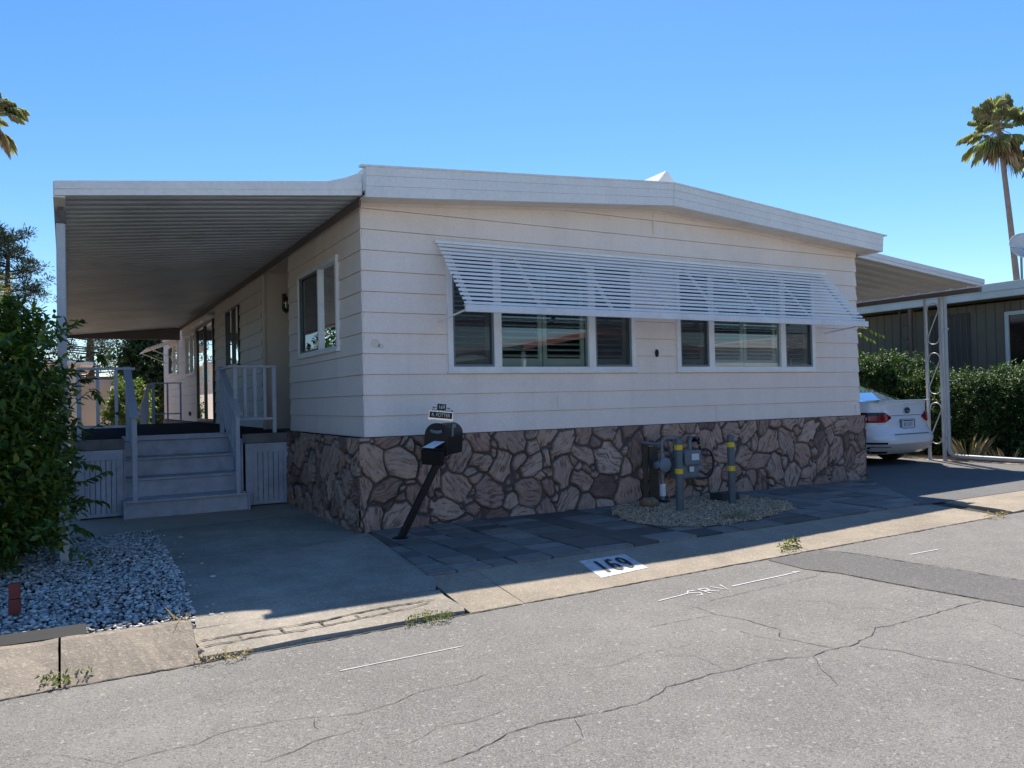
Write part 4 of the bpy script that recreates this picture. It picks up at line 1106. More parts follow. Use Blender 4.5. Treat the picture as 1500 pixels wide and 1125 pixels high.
# timber backing board behind the riser
g=MB(); g.box(3.33,3.40,-.075,-.05,.04,.70); g.box(3.42,3.55,-.078,-.05,.04,.66); tag(g.build('backing_board', m_bark), 'weathered upright timber boards on the stones behind the gas pipe', 'board')
# tap with hose
tp=empty('hose_tap','dark garden tap with a looped hose on the stone skirting','tap',(4.1,-.06,.7))
g=MB(); g.tube([(4.10,-.03,.71),(4.10,-.15,.71),(4.11,-.17,.66)],.018,8); g.box(4.03,4.13,-.10,-.06,.69,.75); g.tube([(4.17,-.10,.74),(4.17,-.10,.66)],.012,8); g.build('tap', m_black, tp)
g=MB(); pts=[(4.11,-.17,.64),(4.14,-.16,.60),(4.22,-.13,.58)]+[(4.24+.14*math.cos(a),-.12,.42+.18*math.sin(a)) for a in [R(100-k*18) for k in range(0,11)]]+[(4.10,-.13,.25),(4.02,-.14,.30),(3.98,-.15,.36)]
g.tube(pts,.014,8); g.build('hose', m_hose, tp, smooth=True)
def bollard(x,y,label):
    o=empty('bollard',label,'bollard',(x,y,0),group='steel bollards guarding the gas meter')
    g=MB(); g.lathe((x,y,-.02),[(.041,0),(.041,.80),(.038,.815),(.02,.822)],18); g.build('post', m_bollard, o, smooth=True)
    for z in (.42,.675) if y<-.85 else (.395,.66):
        g=MB(); g.lathe((x,y,z),[(.0415,0),(.0435,.001),(.0435,.054),(.0415,.055)],18); g.build('yellow_band', m_yellow, o, smooth=True)
    return o
bollard(3.165,-.88,'grey steel bollard with yellow bands standing in front of the gas meter'); bollard(4.0,-.80,'grey steel bollard with yellow bands right of the gas meter')
def rock(name,c,s,m,label,cat,seed):
    bm=bmesh.new(); bmesh.ops.create_icosphere(bm,subdivisions=3,radius=1); rg=np.random.default_rng(seed)
    k=rg.normal(size=(6,3)); ph=rg.uniform(0,6,6)
    for v in bm.verts:
        f=1+.10*sum(math.sin(3*v.co.dot(Vector(k[i]))*.8+ph[i]) for i in range(6))/2.2
        v.co=Vector((v.co.x*s[0]*f,v.co.y*s[1]*f,max(-.6,v.co.z)*s[2]*f))
    me=bpy.data.meshes.new(name); bm.to_mesh(me); bm.free(); me.materials.append(m)
    for p in me.polygons: p.use_smooth=True
    o=link_mesh(name,me); o.location=c; tag(o,label,cat); return o
rock('rock',(3.14,-.40,.06),(.11,.085,.065),m_rock,'rounded tan rock on the pebbles left of the gas pipe','rock',3)
vb=MB(); vb.box(4.02,4.30,-.62,-.42,.015,.10); vb.box(4.035,4.285,-.605,-.435,.10,.112)
tag(vb.build('valve_box', m_valve, None, bevel=.008),'dark green valve box sunk in the pebbles behind the right bollard','valve box')
g=MB(); g.box(-2.85,-2.785,-1.63,-1.57,-.0,.095); g.box(-2.848,-2.787,-1.629,-1.571,.098,.19)
tag(g.build('brick_stake', m_brick, None, bevel=.006),'red brick stack standing in white gravel under the bush','brick')

# ------------------------------------------------------------------ foliage
def leaf_arrays(P, D, Nn, L, Wd, droop=.15, fold=.18):
    """P base, D direction, Nn normal, per leaf length, width -> verts (n,6,3)"""
    D=D/np.linalg.norm(D,axis=1)[:,None]; S=np.cross(D,Nn); S/= (np.linalg.norm(S,axis=1)[:,None]+1e-9); U=np.cross(S,D)
    L=L[:,None];Wd=Wd[:,None]
    v0=P; tip=P+D*L-U*L*droop
    l1=P+D*L*.33+S*Wd*.5+U*Wd*fold; l2=P+D*L*.70+S*Wd*.36+U*(Wd*fold*.7)-U*L*droop*.4
    r1=P+D*L*.33-S*Wd*.5+U*Wd*fold; r2=P+D*L*.70-S*Wd*.36+U*(Wd*fold*.7)-U*L*droop*.4
    return np.stack([v0,l1,l2,tip,r2,r1],1)
def leaf_mesh(name, V, m, parent=None):
    n=len(V); b=6*np.arange(n)[:,None]
    F=np.concatenate([b+np.array([[0,1,2,3]]),b+np.array([[0,3,4,5]])],0)
    return np_mesh(name, V.reshape(-1,3), F, m, parent)
def unit(v): return v/(np.linalg.norm(v,axis=1)[:,None]+1e-9)
def sprigs(P, Dir, nleaf, slen, L, Wd, spread=.9):
    """P (n,3) sprig bases, Dir (n,3): leaves alternately along each sprig"""
    n=len(P); Dir=unit(Dir); outs=[]
    ref=unit(RNG.normal(size=(n,3))); S=unit(np.cross(Dir,ref)); U=np.cross(S,Dir)
    sl=slen*RNG.uniform(.6,1.25,n)
    for k in range(nleaf):
        t=(k+.4)/nleaf; ang=k*2.4+RNG.uniform(-.5,.5,n)
        base=P+Dir*(sl*t)[:,None]; base=base+np.array([0,0,-.18])*(sl*t*t)[:,None]
        side=S*np.cos(ang)[:,None]+U*np.sin(ang)[:,None]
        d=unit(side*spread+Dir*(.35+.5*t)+np.array([0,0,-.15]))
        nn=unit(np.array([0,0,1.0])+.45*RNG.normal(size=(n,3))+Dir*.3)
        ll=L*RNG.uniform(.65,1.2,n); outs.append(leaf_arrays(base,d,nn,ll,ll*Wd*RNG.uniform(.85,1.15,n),RNG.uniform(.05,.3)))
    return np.concatenate(outs,0)

# tall bush at the left edge
bush=empty('tall_bush','tall leafy dark green bush with dry flower heads beside the porch post','bush',(-3.35,.1,0))
def bush_pts(n, shell=True):
    th=RNG.uniform(0,2*math.pi,n); h=RNG.uniform(0.02,1,n)
    prof=np.interp(h,[0,.12,.35,.6,.85,1.0],[.82,.95,1.02,.95,.72,.30])*(1+.16*np.sin(3*th+9*h)+.10*np.sin(7*th-5*h))
    r=prof*(RNG.uniform(.80,1.02,n) if shell else RNG.uniform(.25,.85,n))
    x=-3.58+.87*r*np.cos(th); y=.12+1.10*r*np.sin(th); z=h*2.22+.04
    return np.stack([x,y,z],-1), np.stack([np.cos(th),np.sin(th),.55+.5*h],-1)
P,D=bush_pts(2300); P2,D2=bush_pts(700,False)
V=np.concatenate([sprigs(P,D+.35*RNG.normal(size=P.shape),9,.24,.085,.42),sprigs(P2,D2,8,.26,.085,.42)],0)
n=150; P=np.stack([RNG.uniform(-2.90,-2.55,n),RNG.uniform(-.75,.02,n),RNG.uniform(.15,1.75,n)],-1); P[:,0]-=np.maximum(0,P[:,2]-1.2)*.25+.10*RNG.random(n)
V=np.concatenate([V,sprigs(P,np.array([.5,-.5,.5])+.5*RNG.normal(size=P.shape),9,.22,.08,.42)],0)
n=70; P=np.stack([RNG.uniform(-2.74,-2.56,n),RNG.uniform(-.35,.0,n),RNG.uniform(.7,1.95,n)],-1)
V=np.concatenate([V,sprigs(P,np.array([.35,-.3,.7])+.45*RNG.normal(size=P.shape),8,.2,.075,.42)],0)
# arching shoots reaching out over the skirting panel and over the railing
def shoot(pts,n,L=.085):
    pts=np.array(pts); out=[]; seg=np.linspace(0,len(pts)-1,n)
    B=np.stack([np.interp(seg,range(len(pts)),pts[:,i]) for i in range(3)],-1); T=np.gradient(B,axis=0); T=unit(T)
    s=unit(np.cross(T,np.array([0,0,1.0])))
    sg=np.where(np.arange(n)%2==0,1,-1)[:,None]
    d=unit(s*sg*.8+T*.7+np.array([0,0,-.35])+.2*RNG.normal(size=T.shape)); nn=unit(np.array([0,0,1.])+.3*RNG.normal(size=T.shape))
    ll=L*RNG.uniform(.8,1.2,n); return leaf_arrays(B,d,nn,ll,ll*.42,.2), pts
SH=[[(-2.62,.6,.95),(-2.42,.8,1.02),(-2.24,.95,1.12),(-2.12,1.0,1.22)],[(-2.6,.5,.75),(-2.42,.55,.78),(-2.28,.6,.74)],[(-2.6,.9,1.5),(-2.42,1.0,1.72),(-2.28,1.1,1.80),(-2.20,1.15,1.70)],
    [(-2.58,.4,1.3),(-2.43,.5,1.5),(-2.35,.5,1.52)],[(-2.62,.2,.45),(-2.42,.2,.50),(-2.25,.2,.46)],[(-2.6,.2,1.7),(-2.50,.2,1.95),(-2.42,.2,2.0)],[(-2.65,.8,1.1),(-2.42,1.1,1.35),(-2.3,1.2,1.45),(-2.24,1.25,1.35)],[(-2.7,-.3,.3),(-2.5,-.35,.36),(-2.38,-.4,.30)],[(-2.6,.7,.6),(-2.38,.8,.6),(-2.2,.8,.68)]]
tw=MB(); 
for sh in SH:
    v,p=shoot(sh,int(22)); V=np.concatenate([V,v],0); tw.tube([tuple(q) for q in sh],.004,5)
leaf_mesh('foliage', V, m_leaf_bush, bush)
for k in range(16):
    a=RNG.uniform(0,6.28); b=(-3.35+.25*math.cos(a),.1+.25*math.sin(a),0); e=(-3.35+.62*math.cos(a),.1+.8*math.sin(a),RNG.uniform(1.3,2.0)); tw.tube([b,((b[0]+e[0])/2,(b[1]+e[1])/2,.9),e],[.018,.012,.005],6)
tw.build('stems', m_bark, bush)
n=130; th=RNG.uniform(0,6.28,n); rr_=np.sqrt(RNG.uniform(0,1,n))*.55
P=np.stack([-3.36+.8*rr_*np.cos(th),.1+rr_*np.sin(th),2.22+.18*RNG.random(n)-.32*rr_],-1)
leaf_mesh('dry_flower_heads', sprigs(P,np.stack([.3*np.cos(th),.3*np.sin(th),np.ones(n)],-1)+.2*RNG.normal(size=(n,3)),10,.22,.045,.35,.8), m_leaf_top, bush)

def hedge_mass(name,label,cat,x0,x1,y0,y1,z1,n,m,L=.055,seedph=0.,group=None,nl=9):
    o=empty(name,label,cat,((x0+x1)/2,(y0+y1)/2,0),group=group)
    # points on the front, top and ends of a lumpy box
    wx,wy=x1-x0,y1-y0
    area=[wy*z1,wx*wy,wx*z1,wx*z1,wy*z1]; pr_=np.array(area)/sum(area)
    f=RNG.choice(5,n,p=pr_); a=RNG.random(n); b=RNG.random(n)
    x=np.where(f==0,x0,np.where(f==4,x1,x0+a*wx)); y=np.where((f==0)|(f==1)|(f==4),y0+(b if True else 0)*wy,np.where(f==2,y0,y1)); z=np.where(f==1,z1,np.where((f==0)|(f==4),a*z1,b*z1))
    nrm=np.stack([np.where(f==0,-1,np.where(f==4,1,0)),np.where(f==2,-1,np.where(f==3,1,0)),np.where(f==1,1,0)],-1).astype(float)
    lump=.16*np.sin(y*2.3+z)*np.sin(x*2.1+.7)+.11*np.sin(y*3.1+seedph)*np.cos(z*2.7+seedph)+.08*np.sin(x*4.3+y*5.7+z*4.9+seedph)+.05*np.sin(y*11+z*9)
    dep=RNG.uniform(-.22,.02,n)
    P=np.stack([x,y,z],-1)+nrm*(lump+dep)[:,None]
    P[:,2]=np.where(z>z1*.9,P[:,2]-.0,P[:,2]); P[:,2]=np.maximum(P[:,2],.03)
    V=sprigs(P,nrm+np.array([0,0,.45])+.45*RNG.normal(size=P.shape),nl,.19,L,.5)
    leaf_mesh('foliage',V,m,o)
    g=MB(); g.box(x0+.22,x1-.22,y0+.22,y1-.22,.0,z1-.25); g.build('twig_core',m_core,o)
    return o
hedge_mass('hedge','clipped dark green hedge along the neighbour right of the carport post','hedge',11.75,12.9,-2.2,2.35,1.50,6500,m_leaf_hedge,seedph=.3)
hedge_mass('shrub','rounded glossy shrub behind the parked car','shrub',11.75,13.1,2.75,5.0,1.92,3200,m_leaf_hedge,seedph=1.7)
hedge_mass('shrub','paler taller shrub at the back of the carport beside the house wall','shrub',11.5,13.0,5.3,8.6,2.15,2200,m_leaf_bright,L=.07,seedph=2.9)
# arching branch out of the paler shrub
arch_=[(11.9,4.6,1.9),(11.75,4.3,2.35),(11.9,3.9,2.62),(12.2,3.5,2.60),(12.45,3.3,2.42)]
V=np.concatenate([shoot([(a+dx,b+dy,c+dz) for a,b,c in arch_],40,.10)[0] for dx,dy,dz in ((0,0,0),(.1,.3,-.08),(-.1,.6,-.2),(-.25,.3,-.3))],0)
ab=empty('flowering_branch','yellow green arching branches above the glossy shrub by the house corner','branch',(11.9,4.6,1.8)); leaf_mesh('foliage',V,m_leaf_bright,ab)
g=MB(); g.tube([(11.9,4.7,.0),(11.9,4.65,1.2)]+arch_,[.015]*2+[.012,.010,.008,.006,.004],6); g.build('stem',m_bark,ab)

def blades(cx,cy,cz,n,h,spread,m,name,label,cat,w=.006,lean=.6,xs=1.0):
    th=RNG.uniform(0,6.28,n); r0=np.sqrt(RNG.random(n))*spread*.35; hh=h*RNG.uniform(.4,1.1,n)
    P=np.stack([cx+xs*r0*np.cos(th),cy+r0*np.sin(th),np.full(n,cz)],-1)
    D=np.stack([lean*np.cos(th)*RNG.uniform(.2,1,n),lean*np.sin(th)*RNG.uniform(.2,1,n),np.ones(n)],-1)
    V=leaf_arrays(P,D,unit(np.stack([-np.cos(th),-np.sin(th),np.full(n,.6)],-1)),hh,np.full(n,w),.25,.1)
    return tag(leaf_mesh(name,V,m),label,cat)
blades(11.35,.9,.0,70,.5,.6,m_drygrass,'dry_grass_tuft','tuft of tall dry straw coloured grass behind the rain pipe','grass tuft',.005,.5)
blades(11.4,.25,.0,45,.28,.7,m_drygrass,'dry_grass_tuft','low dry grass tuft nearer the street in front of the hedge','grass tuft',.005,.6)
def weed(x,y,z,n,sp,label,m=m_weed,L=.028):
    th=RNG.uniform(0,6.28,n); r=np.sqrt(RNG.random(n))*sp
    P=np.stack([x+1.3*r*np.cos(th),y+.55*r*np.sin(th),z+RNG.uniform(0,.03,n)],-1)
    V=sprigs(P,np.stack([np.cos(th),np.sin(th),np.full(n,.9)],-1),5,.05,L,.4)
    return tag(leaf_mesh('weed',V,m),label,'weed')
weed(-2.545,-2.68,zr(-2.5)+.0,45,.085,'small green weed growing at the gap in the left kerb')
weed(2.80,-2.66,zr(2.8)+.006,16,.07,'yellowing weed growing at the gutter joint near the asphalt patch')
weed(2.93,-2.58,zr(2.8)+.025,8,.03,'small upright green weed sprouting beside the yellowing weed',L=.05)
weed(-.55,-2.80,zr(-.5)+.005,60,.12,'low dry weeds along the lip of the driveway apron',m_drygrass if False else m_weed,.02)
weed(-1.80,-2.79,zr(-1.8)+.005,30,.10,'straw coloured weeds at the left end of the driveway apron',m_drygrass,.02)
weed(3.35,-1.55,zg(3.3,-1.5)+.03,40,.14,'low green weeds at the front of the pebble bed',L=.02)
weed(5.62,-2.80,zr(5.6)+.005,30,.10,'dry weeds beside the dark gutter notch',m_drygrass,.02)
blades(-1.95,-2.37,.0,9,.10,.10,m_drygrass,'dry_grass_tuft','few dry grass stalks at the corner of the white gravel','grass tuft',.004,1.2)
rock('kerb_stone',(-1.885,-2.62,zr(-1.9)+.02),(.032,.022,.026),m_pad,'white broken stone at the end of the left kerb','stone',8)

hedge_mass('sky_block_hedge','added unseen hedge blocking sky light on the left of the lot','hedge',-7.6,-6.4,-1.5,16,3.3,3600,m_leaf_hedge,L=.11,seedph=4.1)  # added unseen hedge: blocks sky reflections and darkens the porch awning underside
# trees at the back
def tree(name,label,x,y,h,r,z0,n,m,L,seed,nl=8,slen=.45,group=None,squash=1.0):
    o=empty(name,label,'tree',(x,y,0),group=group); rg=np.random.default_rng(seed)
    g=MB(); g.tube([(x,y,-.1),(x+.1,y,h*.3),(x-.05,y+.1,h*.6),(x,y,h*.9)],[.16,.12,.08,.03],8)
    for k in range(7):
        a=rg.uniform(0,6.28); zz=h*rg.uniform(.3,.75); g.tube([(x,y,zz),(x+r*.45*math.cos(a),y+r*.45*math.sin(a),zz+h*.08),(x+r*.8*math.cos(a),y+r*.8*math.sin(a),zz+h*.18)],[.06,.04,.015],6)
    g.build('trunk',m_bark,o)
    # clumps
    K=26; c=[]; 
    for k in range(K):
        a=rg.uniform(0,6.28); t=rg.uniform(0,1); rad=r*math.sqrt(max(.05,1-(2*t-1)**2))*rg.uniform(.4,.85); c.append((x+rad*math.cos(a),y+rad*math.sin(a),z0+(h-z0)*(.08+.84*t),r*rg.uniform(.28,.45)))
    c=np.array(c); k=RNG.integers(0,K,n); d=unit(RNG.normal(size=(n,3))); 
    P=c[k,:3]+d*(c[k,3]*RNG.uniform(.6,1.05,n))[:,None]*np.array([1,1,squash])
    leaf_mesh('crown',sprigs(P,d+np.array([0,0,.3]),nl,slen,L,.5),m,o); return o
tree('leafy_tree','dense dark green tree behind the far end of the home',.55,27,4.9,1.3,.6,2600,m_leaf_tree,.16,4)
tree('leafy_tree','added unseen tree hiding the sky from the side window glass',-7.0,19,6.8,2.3,1.5,1500,m_leaf_tree,.20,9)  # added out of view to darken the sky reflected in the side window
tree('leafy_tree','small bright green tree seen through the porch railings',-.78,21,2.1,.62,.25,900,m_leaf_bright,.11,6,slen=.25)
def pine(label,x,y,h,r,z0,n,seed):
    o=empty('pine_tree',label,'tree',(x,y,0),group='pines behind the porch'); rg=np.random.default_rng(seed)
    g=MB(); g.tube([(x,y,-.1),(x,y,h*.5),(x+.1,y,h)],[.25,.16,.03],8); tips=[]
    for k in range(46):
        a=rg.uniform(0,6.28); t=rg.uniform(0,1); zz=z0+(h-z0)*t; rr2=r*(1-t*.72)*rg.uniform(.55,1.05); e=(x+rr2*math.cos(a),y+rr2*math.sin(a),zz+.25*rr2)
        g.tube([(x,y,zz),((x+e[0])/2,(y+e[1])/2,zz+.05),e],[.04,.025,.01],5)
        for q in range(5): 
            f=rg.uniform(.45,1.05); tips.append((x+(e[0]-x)*f+rg.normal()*.18,y+(e[1]-y)*f+rg.normal()*.18,zz+(e[2]-zz)*f+rg.normal()*.14))
    g.build('trunk',m_bark,o)
    T=np.array(tips); k=RNG.integers(0,len(T),n); d=unit(RNG.normal(size=(n,3))+np.array([0,0,.5])); P=T[k]+d*RNG.uniform(.02,.30,n)[:,None]*np.array([1,1,.75])
    V=leaf_arrays(P,d,unit(RNG.normal(size=(n,3))),RNG.uniform(.10,.16,n),np.full(n,.028),.1,.1)
    leaf_mesh('crown',V,m_needle,o); return o
pine('dark pine crown rising above the bush at the left edge',-4.3,25,7.3,2.2,2.2,17000,21)
pine('pine with open branches seen beside the porch post',-1.55,33,7.4,2.6,1.8,15000,22)

# palms
def palm(label, base, top, mid, r, nf, seed, dead=.25):
    o=empty('palm_tree',label,'palm tree',base,group='tall fan palms'); rg=np.random.default_rng(seed)
    pts=[Vector(base).lerp(Vector(mid),t).lerp(Vector(mid).lerp(Vector(top),t),t) for t in frange(0,1,14)]
    g=MB(); g.tube(pts,[.23-.10*i/14 for i in range(15)],10); g.build('trunk',m_palmtrunk,o,smooth=True)
    T=np.array(top); live=[];dd=[]; st=MB()
    for k in range(nf):
        a=rg.uniform(0,6.28); el=R(rg.uniform(-72,82)); isdead=el<R(-35) and rg.random()<.38
        d=np.array([math.cos(a)*math.cos(el),math.sin(a)*math.cos(el),math.sin(el)]); pl_=r*rg.uniform(.42,.68)*(.8 if isdead else 1)
        hub=T+d*pl_+np.array([0,0,-.10*pl_]); st.tube([tuple(T),tuple((T+hub)/2+np.array([0,0,.05])),tuple(hub)],[.035,.025,.02],5)
        side=np.cross(d,[0,0,1.]); side/=np.linalg.norm(side)+1e-9; up=np.cross(side,d)
        nb=20
        for q in range(nb):
            f=(q/(nb-1)-.5)*R(210); dv=d*math.cos(f)+side*math.sin(f)+up*.10
            ln=r*.44*(.70+.30*math.cos(f))*rg.uniform(.85,1.1)
            # 3 segment drooping blade
            p0=hub; p1=hub+dv*ln*.5; p2=hub+dv*ln*.85+np.array([0,0,-.20*ln]); p3=hub+dv*ln*.95+np.array([0,0,-(.50 if not isdead else .8)*ln])
            w=.016*r/2; s=np.cross(dv,up); s=s/np.linalg.norm(s)*w
            (dd if (isdead or rg.random()<dead*.35) else live).append(np.array([p0,p1+s,p2+s*.7,p3,p2-s*.7,p1-s]))
    st.build('leaf_stalks',m_palmdead,o)
    leaf_mesh('crown',np.array(live),m_palm,o); 
    if dd: leaf_mesh('dead_fronds',np.array(dd),m_palmdead,o)
    return o
palm('tall slender fan palm with a leaning trunk at the right',(51.2,20.7,-.3),(47.75,20.15,17.2),(49.3,20.2,9.0),2.4,48,31,.2)
palm('fan palm crown cut by the right edge of the picture',(53.8,17.5,-.3),(50.15,17.95,16.0),(52.2,17.4,8.0),2.4,50,32,.3)
palm('fan palm crown with many dead fronds at the left edge',(-7.0,50,-.3),(-6.6,50,19.4),(-6.7,50,9),2.3,52,33,.8)

# ------------------------------------------------------------------ car
car=empty('parked_car','white sedan parked nose in under the carport beside the home','car',(9.78,.86,0))
CX,CY=9.78,.86
LEN=4.88
def rear_y(t): return float(np.interp(t,[0,.08,.18,.30,.37,.41,.46,.60,.80,.93,.97,1.0],[.20,.09,.02,.0,.01,.05,.105,.12,.135,.125,.10,.13]))
def half_w(t): return float(np.interp(t,[0,.1,.3,.55,.72,.85,.95,1.0],[.80,.88,.915,.92,.918,.90,.87,.83]))
def lev_z(t,y): 
    ztop=float(np.interp(y,[0,.2,.6,.9,1.3,3.4,3.8,4.6,4.88],[1.075,1.075,1.085,1.05,.99,.97,.96,.86,.72])); return .20+(ztop-.20)*t
def body_pt(a,t,off=0.0):
    """a: perimeter angle, -90deg = rear centre; t: level 0..1"""
    n=6.5; c=math.cos(a); s=math.sin(a)
    ex=math.copysign(abs(c)**(2/n),c); ey=math.copysign(abs(s)**(2/n),s)
    ry=rear_y(t); fy=LEN-float(np.interp(t,[0,.2,.5,1],[.12,.02,.0,.30]))
    yc=(ry+fy)/2; yh=(fy-ry)/2
    # plan rounding of the rear corners
    hw=half_w(t)
    x=ex*(hw+off); y=yc+ey*(yh+off)
    if s<0: y += .09*(abs(ex))**3*(1 if abs(ey)>.5 else abs(ey)*2)
    return (CX+x,CY+y,lev_z(t,y))
def perim(n): # denser near the rear
    return [R(-90)+math.copysign(abs(u)**1.0,u)*math.pi for u in frange(-1,1,n)]
A=perim(96); TT=[0,.05,.1,.16,.22,.3,.4,.5,.56,.6,.64,.68,.74,.8,.86,.9,.94,.97,1.0]
g=MB(); g.grid([[body_pt(a,t) for a in A] for t in TT])
# deck / bonnet top
ring=[body_pt(a,1.0) for a in A]
inner=[[(CX+(p[0]-CX)*f,CY+2.4+(p[1]-CY-2.4)*(.97 if f>.5 else .955),lev_z(1.0,p[1]-CY)+.018*(1-f)) for p in ring] for f in (1.0,.9,.6,.3,.02)]
g.grid(inner)
g.build('body', m_car, car, smooth=True)
# cabin
def cab(a,t):
    n=7.0; c=math.cos(a); s=math.sin(a); ex=math.copysign(abs(c)**(2/n),c); ey=math.copysign(abs(s)**(2/n),s)
    hw=float(np.interp(t,[0,1],[.80,.56])); r0=float(np.interp(t,[0,.5,1],[.42,.98,1.62])); f0=float(np.interp(t,[0,.5,1],[3.75,3.2,2.75])); z=float(np.interp(t,[0,.5,.9,1],[1.03,1.25,1.415,1.435]))
    return (CX+ex*hw,CY+(r0+f0)/2+ey*(f0-r0)/2,z)
A2=frange(-math.pi,math.pi,64); T2=[0,.15,.3,.45,.6,.75,.88,1.0]
gw=MB(); pw=MB(); 
for i in range(64):
    for j in range(7):
        q=[cab(A2[i],T2[j]),cab(A2[i+1],T2[j]),cab(A2[i+1],T2[j+1]),cab(A2[i],T2[j+1])]
        deg=math.degrees((A2[i]+A2[i+1])/2); dd=abs(((deg+90+180)%360)-180)
        pillar = (40<dd<58) or (118<dd<134) or (88<dd<92)
        (pw if pillar or j==6 else gw).add(q,[(0,1,2,3)])
cabn=pw.build('cabin', m_car, car, smooth=True); gw.build('window', m_carglass, car, smooth=True)
g=MB(); tp_=[cab(a,1.0) for a in A2]; g.grid([[(CX+(p[0]-CX)*f,CY+2.2+(p[1]-CY-2.2)*f,1.435+.035*(1-f)) for p in tp_] for f in (1.0,.75,.4,.02)]); g.build('roof', m_car, car, smooth=True)
g=MB(); g.box(CX-.62,CX+.62,CY+1.2,CY+3.2,.55,1.0); g.build('interior', m_blackrough, car)
# boot lip
g=MB(); P=[]
for x in frange(-.66,.66,14): 
    y=.13+.16*(abs(x)/.92)**3
    P.append([(CX+x,CY+y+.10,1.082),(CX+x,CY+y-.035,1.098),(CX+x,CY+y-.045,1.088),(CX+x,CY+y+.02,1.06)])
g.grid([list(r) for r in zip(*P)]); g.build('boot_lip', m_car, car, smooth=True)
def patch_(a0,a1,t0f,t1f,off,n=14,m=4):
    g=MB(); P=[]
    for i in range(n+1):
        a=a0+(a1-a0)*i/n; u=i/n
        P.append([body_pt(R(a),t0f(u)+(t1f(u)-t0f(u))*j/m,off) for j in range(m+1)])
    g.grid(P); return g
def x_to_a(x): # rear angle (deg) for a given x offset
    best=None
    for d in range(-1800,1):
        a=R(d/10); px=body_pt(a,.8)[0]-CX
        if math.sin(a)<0 and (best is None or abs(px-x)<best[0]): best=(abs(px-x),d/10)
    return best[1]
aL0=x_to_a(-.40); aR0=x_to_a(.40)
for sg,a0 in ((-1,aL0),(1,aR0)):
    # from the inner tip round the corner onto the flank
    a1=-180+9 if sg<0 else -9
    lam=patch_(a0,a1,lambda u: .68-.075*min(1,u*16), lambda u: .71+.085*min(1,u*14), .010,26,5)
    tl_=lam.build('tail_light', m_lamp, car, smooth=True, solid=.008)
    patch_(a0+(a1-a0)*.10,a1,lambda u:.735,lambda u:.79,.015,22,2).build('dark_band', m_lampdark, tl_, smooth=True)
    patch_(a0+(a1-a0)*.40,a0+(a1-a0)*.60,lambda u:.655,lambda u:.705,.018,8,2).build('clear_lens', m_lampclear, tl_, smooth=True)
# panel lines, plate, badge, bumper insert
def strip_line(x0,x1,t,h,off,m,name):
    patch_(x_to_a(x0),x_to_a(x1),lambda u:t,lambda u:t+h,off,12,1).build(name,m,car)
strip_line(-.40,.40,.725,.008,.003,m_blackrough,'boot_seam')
strip_line(-.45,.45,.375,.012,.003,m_blackrough,'bumper_seam')
yp=CY+.120-.022
g=MB(); g.box(CX-.20,CX+.20,yp+.008,yp+.02,.61,.775); g.build('plate_recess', m_greylight, car, bevel=.004)
g=MB(); g.box(CX-.155,CX+.155,yp-.002,yp+.006,.615,.767); lpz=g.build('licence_plate', m_platetext, car, bevel=.003)
def car_text(s,size,cz,m,par,sx=1.):
    me=text_mesh(s,size,.0006); o=world_loc(par)
    for v in me.vertices: v.co=Vector((CX+v.co.x*sx,yp-.0032-v.co.z,cz+v.co.y))-o
    me.materials.append(m); link_mesh('lettering',me,par)
m_plateblue=flat('plate_blue',(.04,.06,.20),.5)
car_text('8LTU271',.085,.685,m_plateblue,lpz,.72)
g=MB(); g.box(CX-.13,CX+.13,yp-.0035,yp-.0025,.740,.757); g.box(CX-.155,CX+.155,yp-.0035,yp-.0025,.617,.627); g.build('plate_band', m_num, lpz)
g=MB()
def ell(cx,cz,rx,rz_): g.tube([(CX+cx+rx*math.cos(a),CY+.108,cz+rz_*math.sin(a)) for a in frange(0,2*math.pi,24)],.007,6,False)
ell(0,.92,.062,.044); ell(0,.92,.022,.042); ell(0,.94,.045,.018); g.build('badge', m_num, car)
g=MB(); g.box(CX+.40,CX+.56,CY+.145,CY+.155,.60,.615); g.build('model_letters', m_chrome, car)
patch_(x_to_a(-.78),x_to_a(.78),lambda u:.06,lambda u:.20,.012,24,2).build('bumper_skirt', m_pan_light, car, smooth=True)
for sg in (-1,1): 
    patch_(x_to_a(sg*.86),x_to_a(sg*.60),lambda u:.20,lambda u:.235,.014,8,1).build('vent', m_black, car)
    patch_(x_to_a(sg*.80),x_to_a(sg*.52),lambda u:.015,lambda u:.15,.016,8,1).build('exhaust_shroud', m_black, car)
g=MB(); g.box(CX-.78,CX+.78,CY+.3,CY+4.5,.215,.26); g.build('underbody', m_blackrough, car)
for x in (-.80,.80):
    for y in (1.02,3.83):
        g=MB(); c=(CX+x,CY+y,.335); s_=1 if x>0 else -1
        g.lathe(c,[(.20,-.11*s_),(.32,-.115*s_),(.335,-.08*s_),(.335,.09*s_),(.32,.118*s_),(.22,.12*s_)],28,'x'); wh=g.build('wheel', m_blackrough, car, smooth=True)
        g=MB(); g.lathe(c,[(.21,.121*s_),(.21,.126*s_),(.19,.112*s_),(.05,.118*s_),(.03,.125*s_)],20,'x')
        for k in range(10):
            a=k*math.pi/5; g.bar((c[0]+.123*s_,c[1]+.05*math.cos(a),c[2]+.05*math.sin(a)),(c[0]+.123*s_,c[1]+.2*math.cos(a),c[2]+.2*math.sin(a)),.03,.012,up=(1,0,0))
        g.build('rim', m_chrome, wh, smooth=True)
for x in (-.98,.98):
    g=MB(); g.lathe((CX+x,CY+3.25,1.05),[(.02,-.06),(.07,-.05),(.075,.02),(.03,.06)],12,'y'); g.box(CX+x*.86,CX+x*.97,CY+3.23,CY+3.29,1.0,1.04); g.build('mirror', m_car, car, smooth=True)

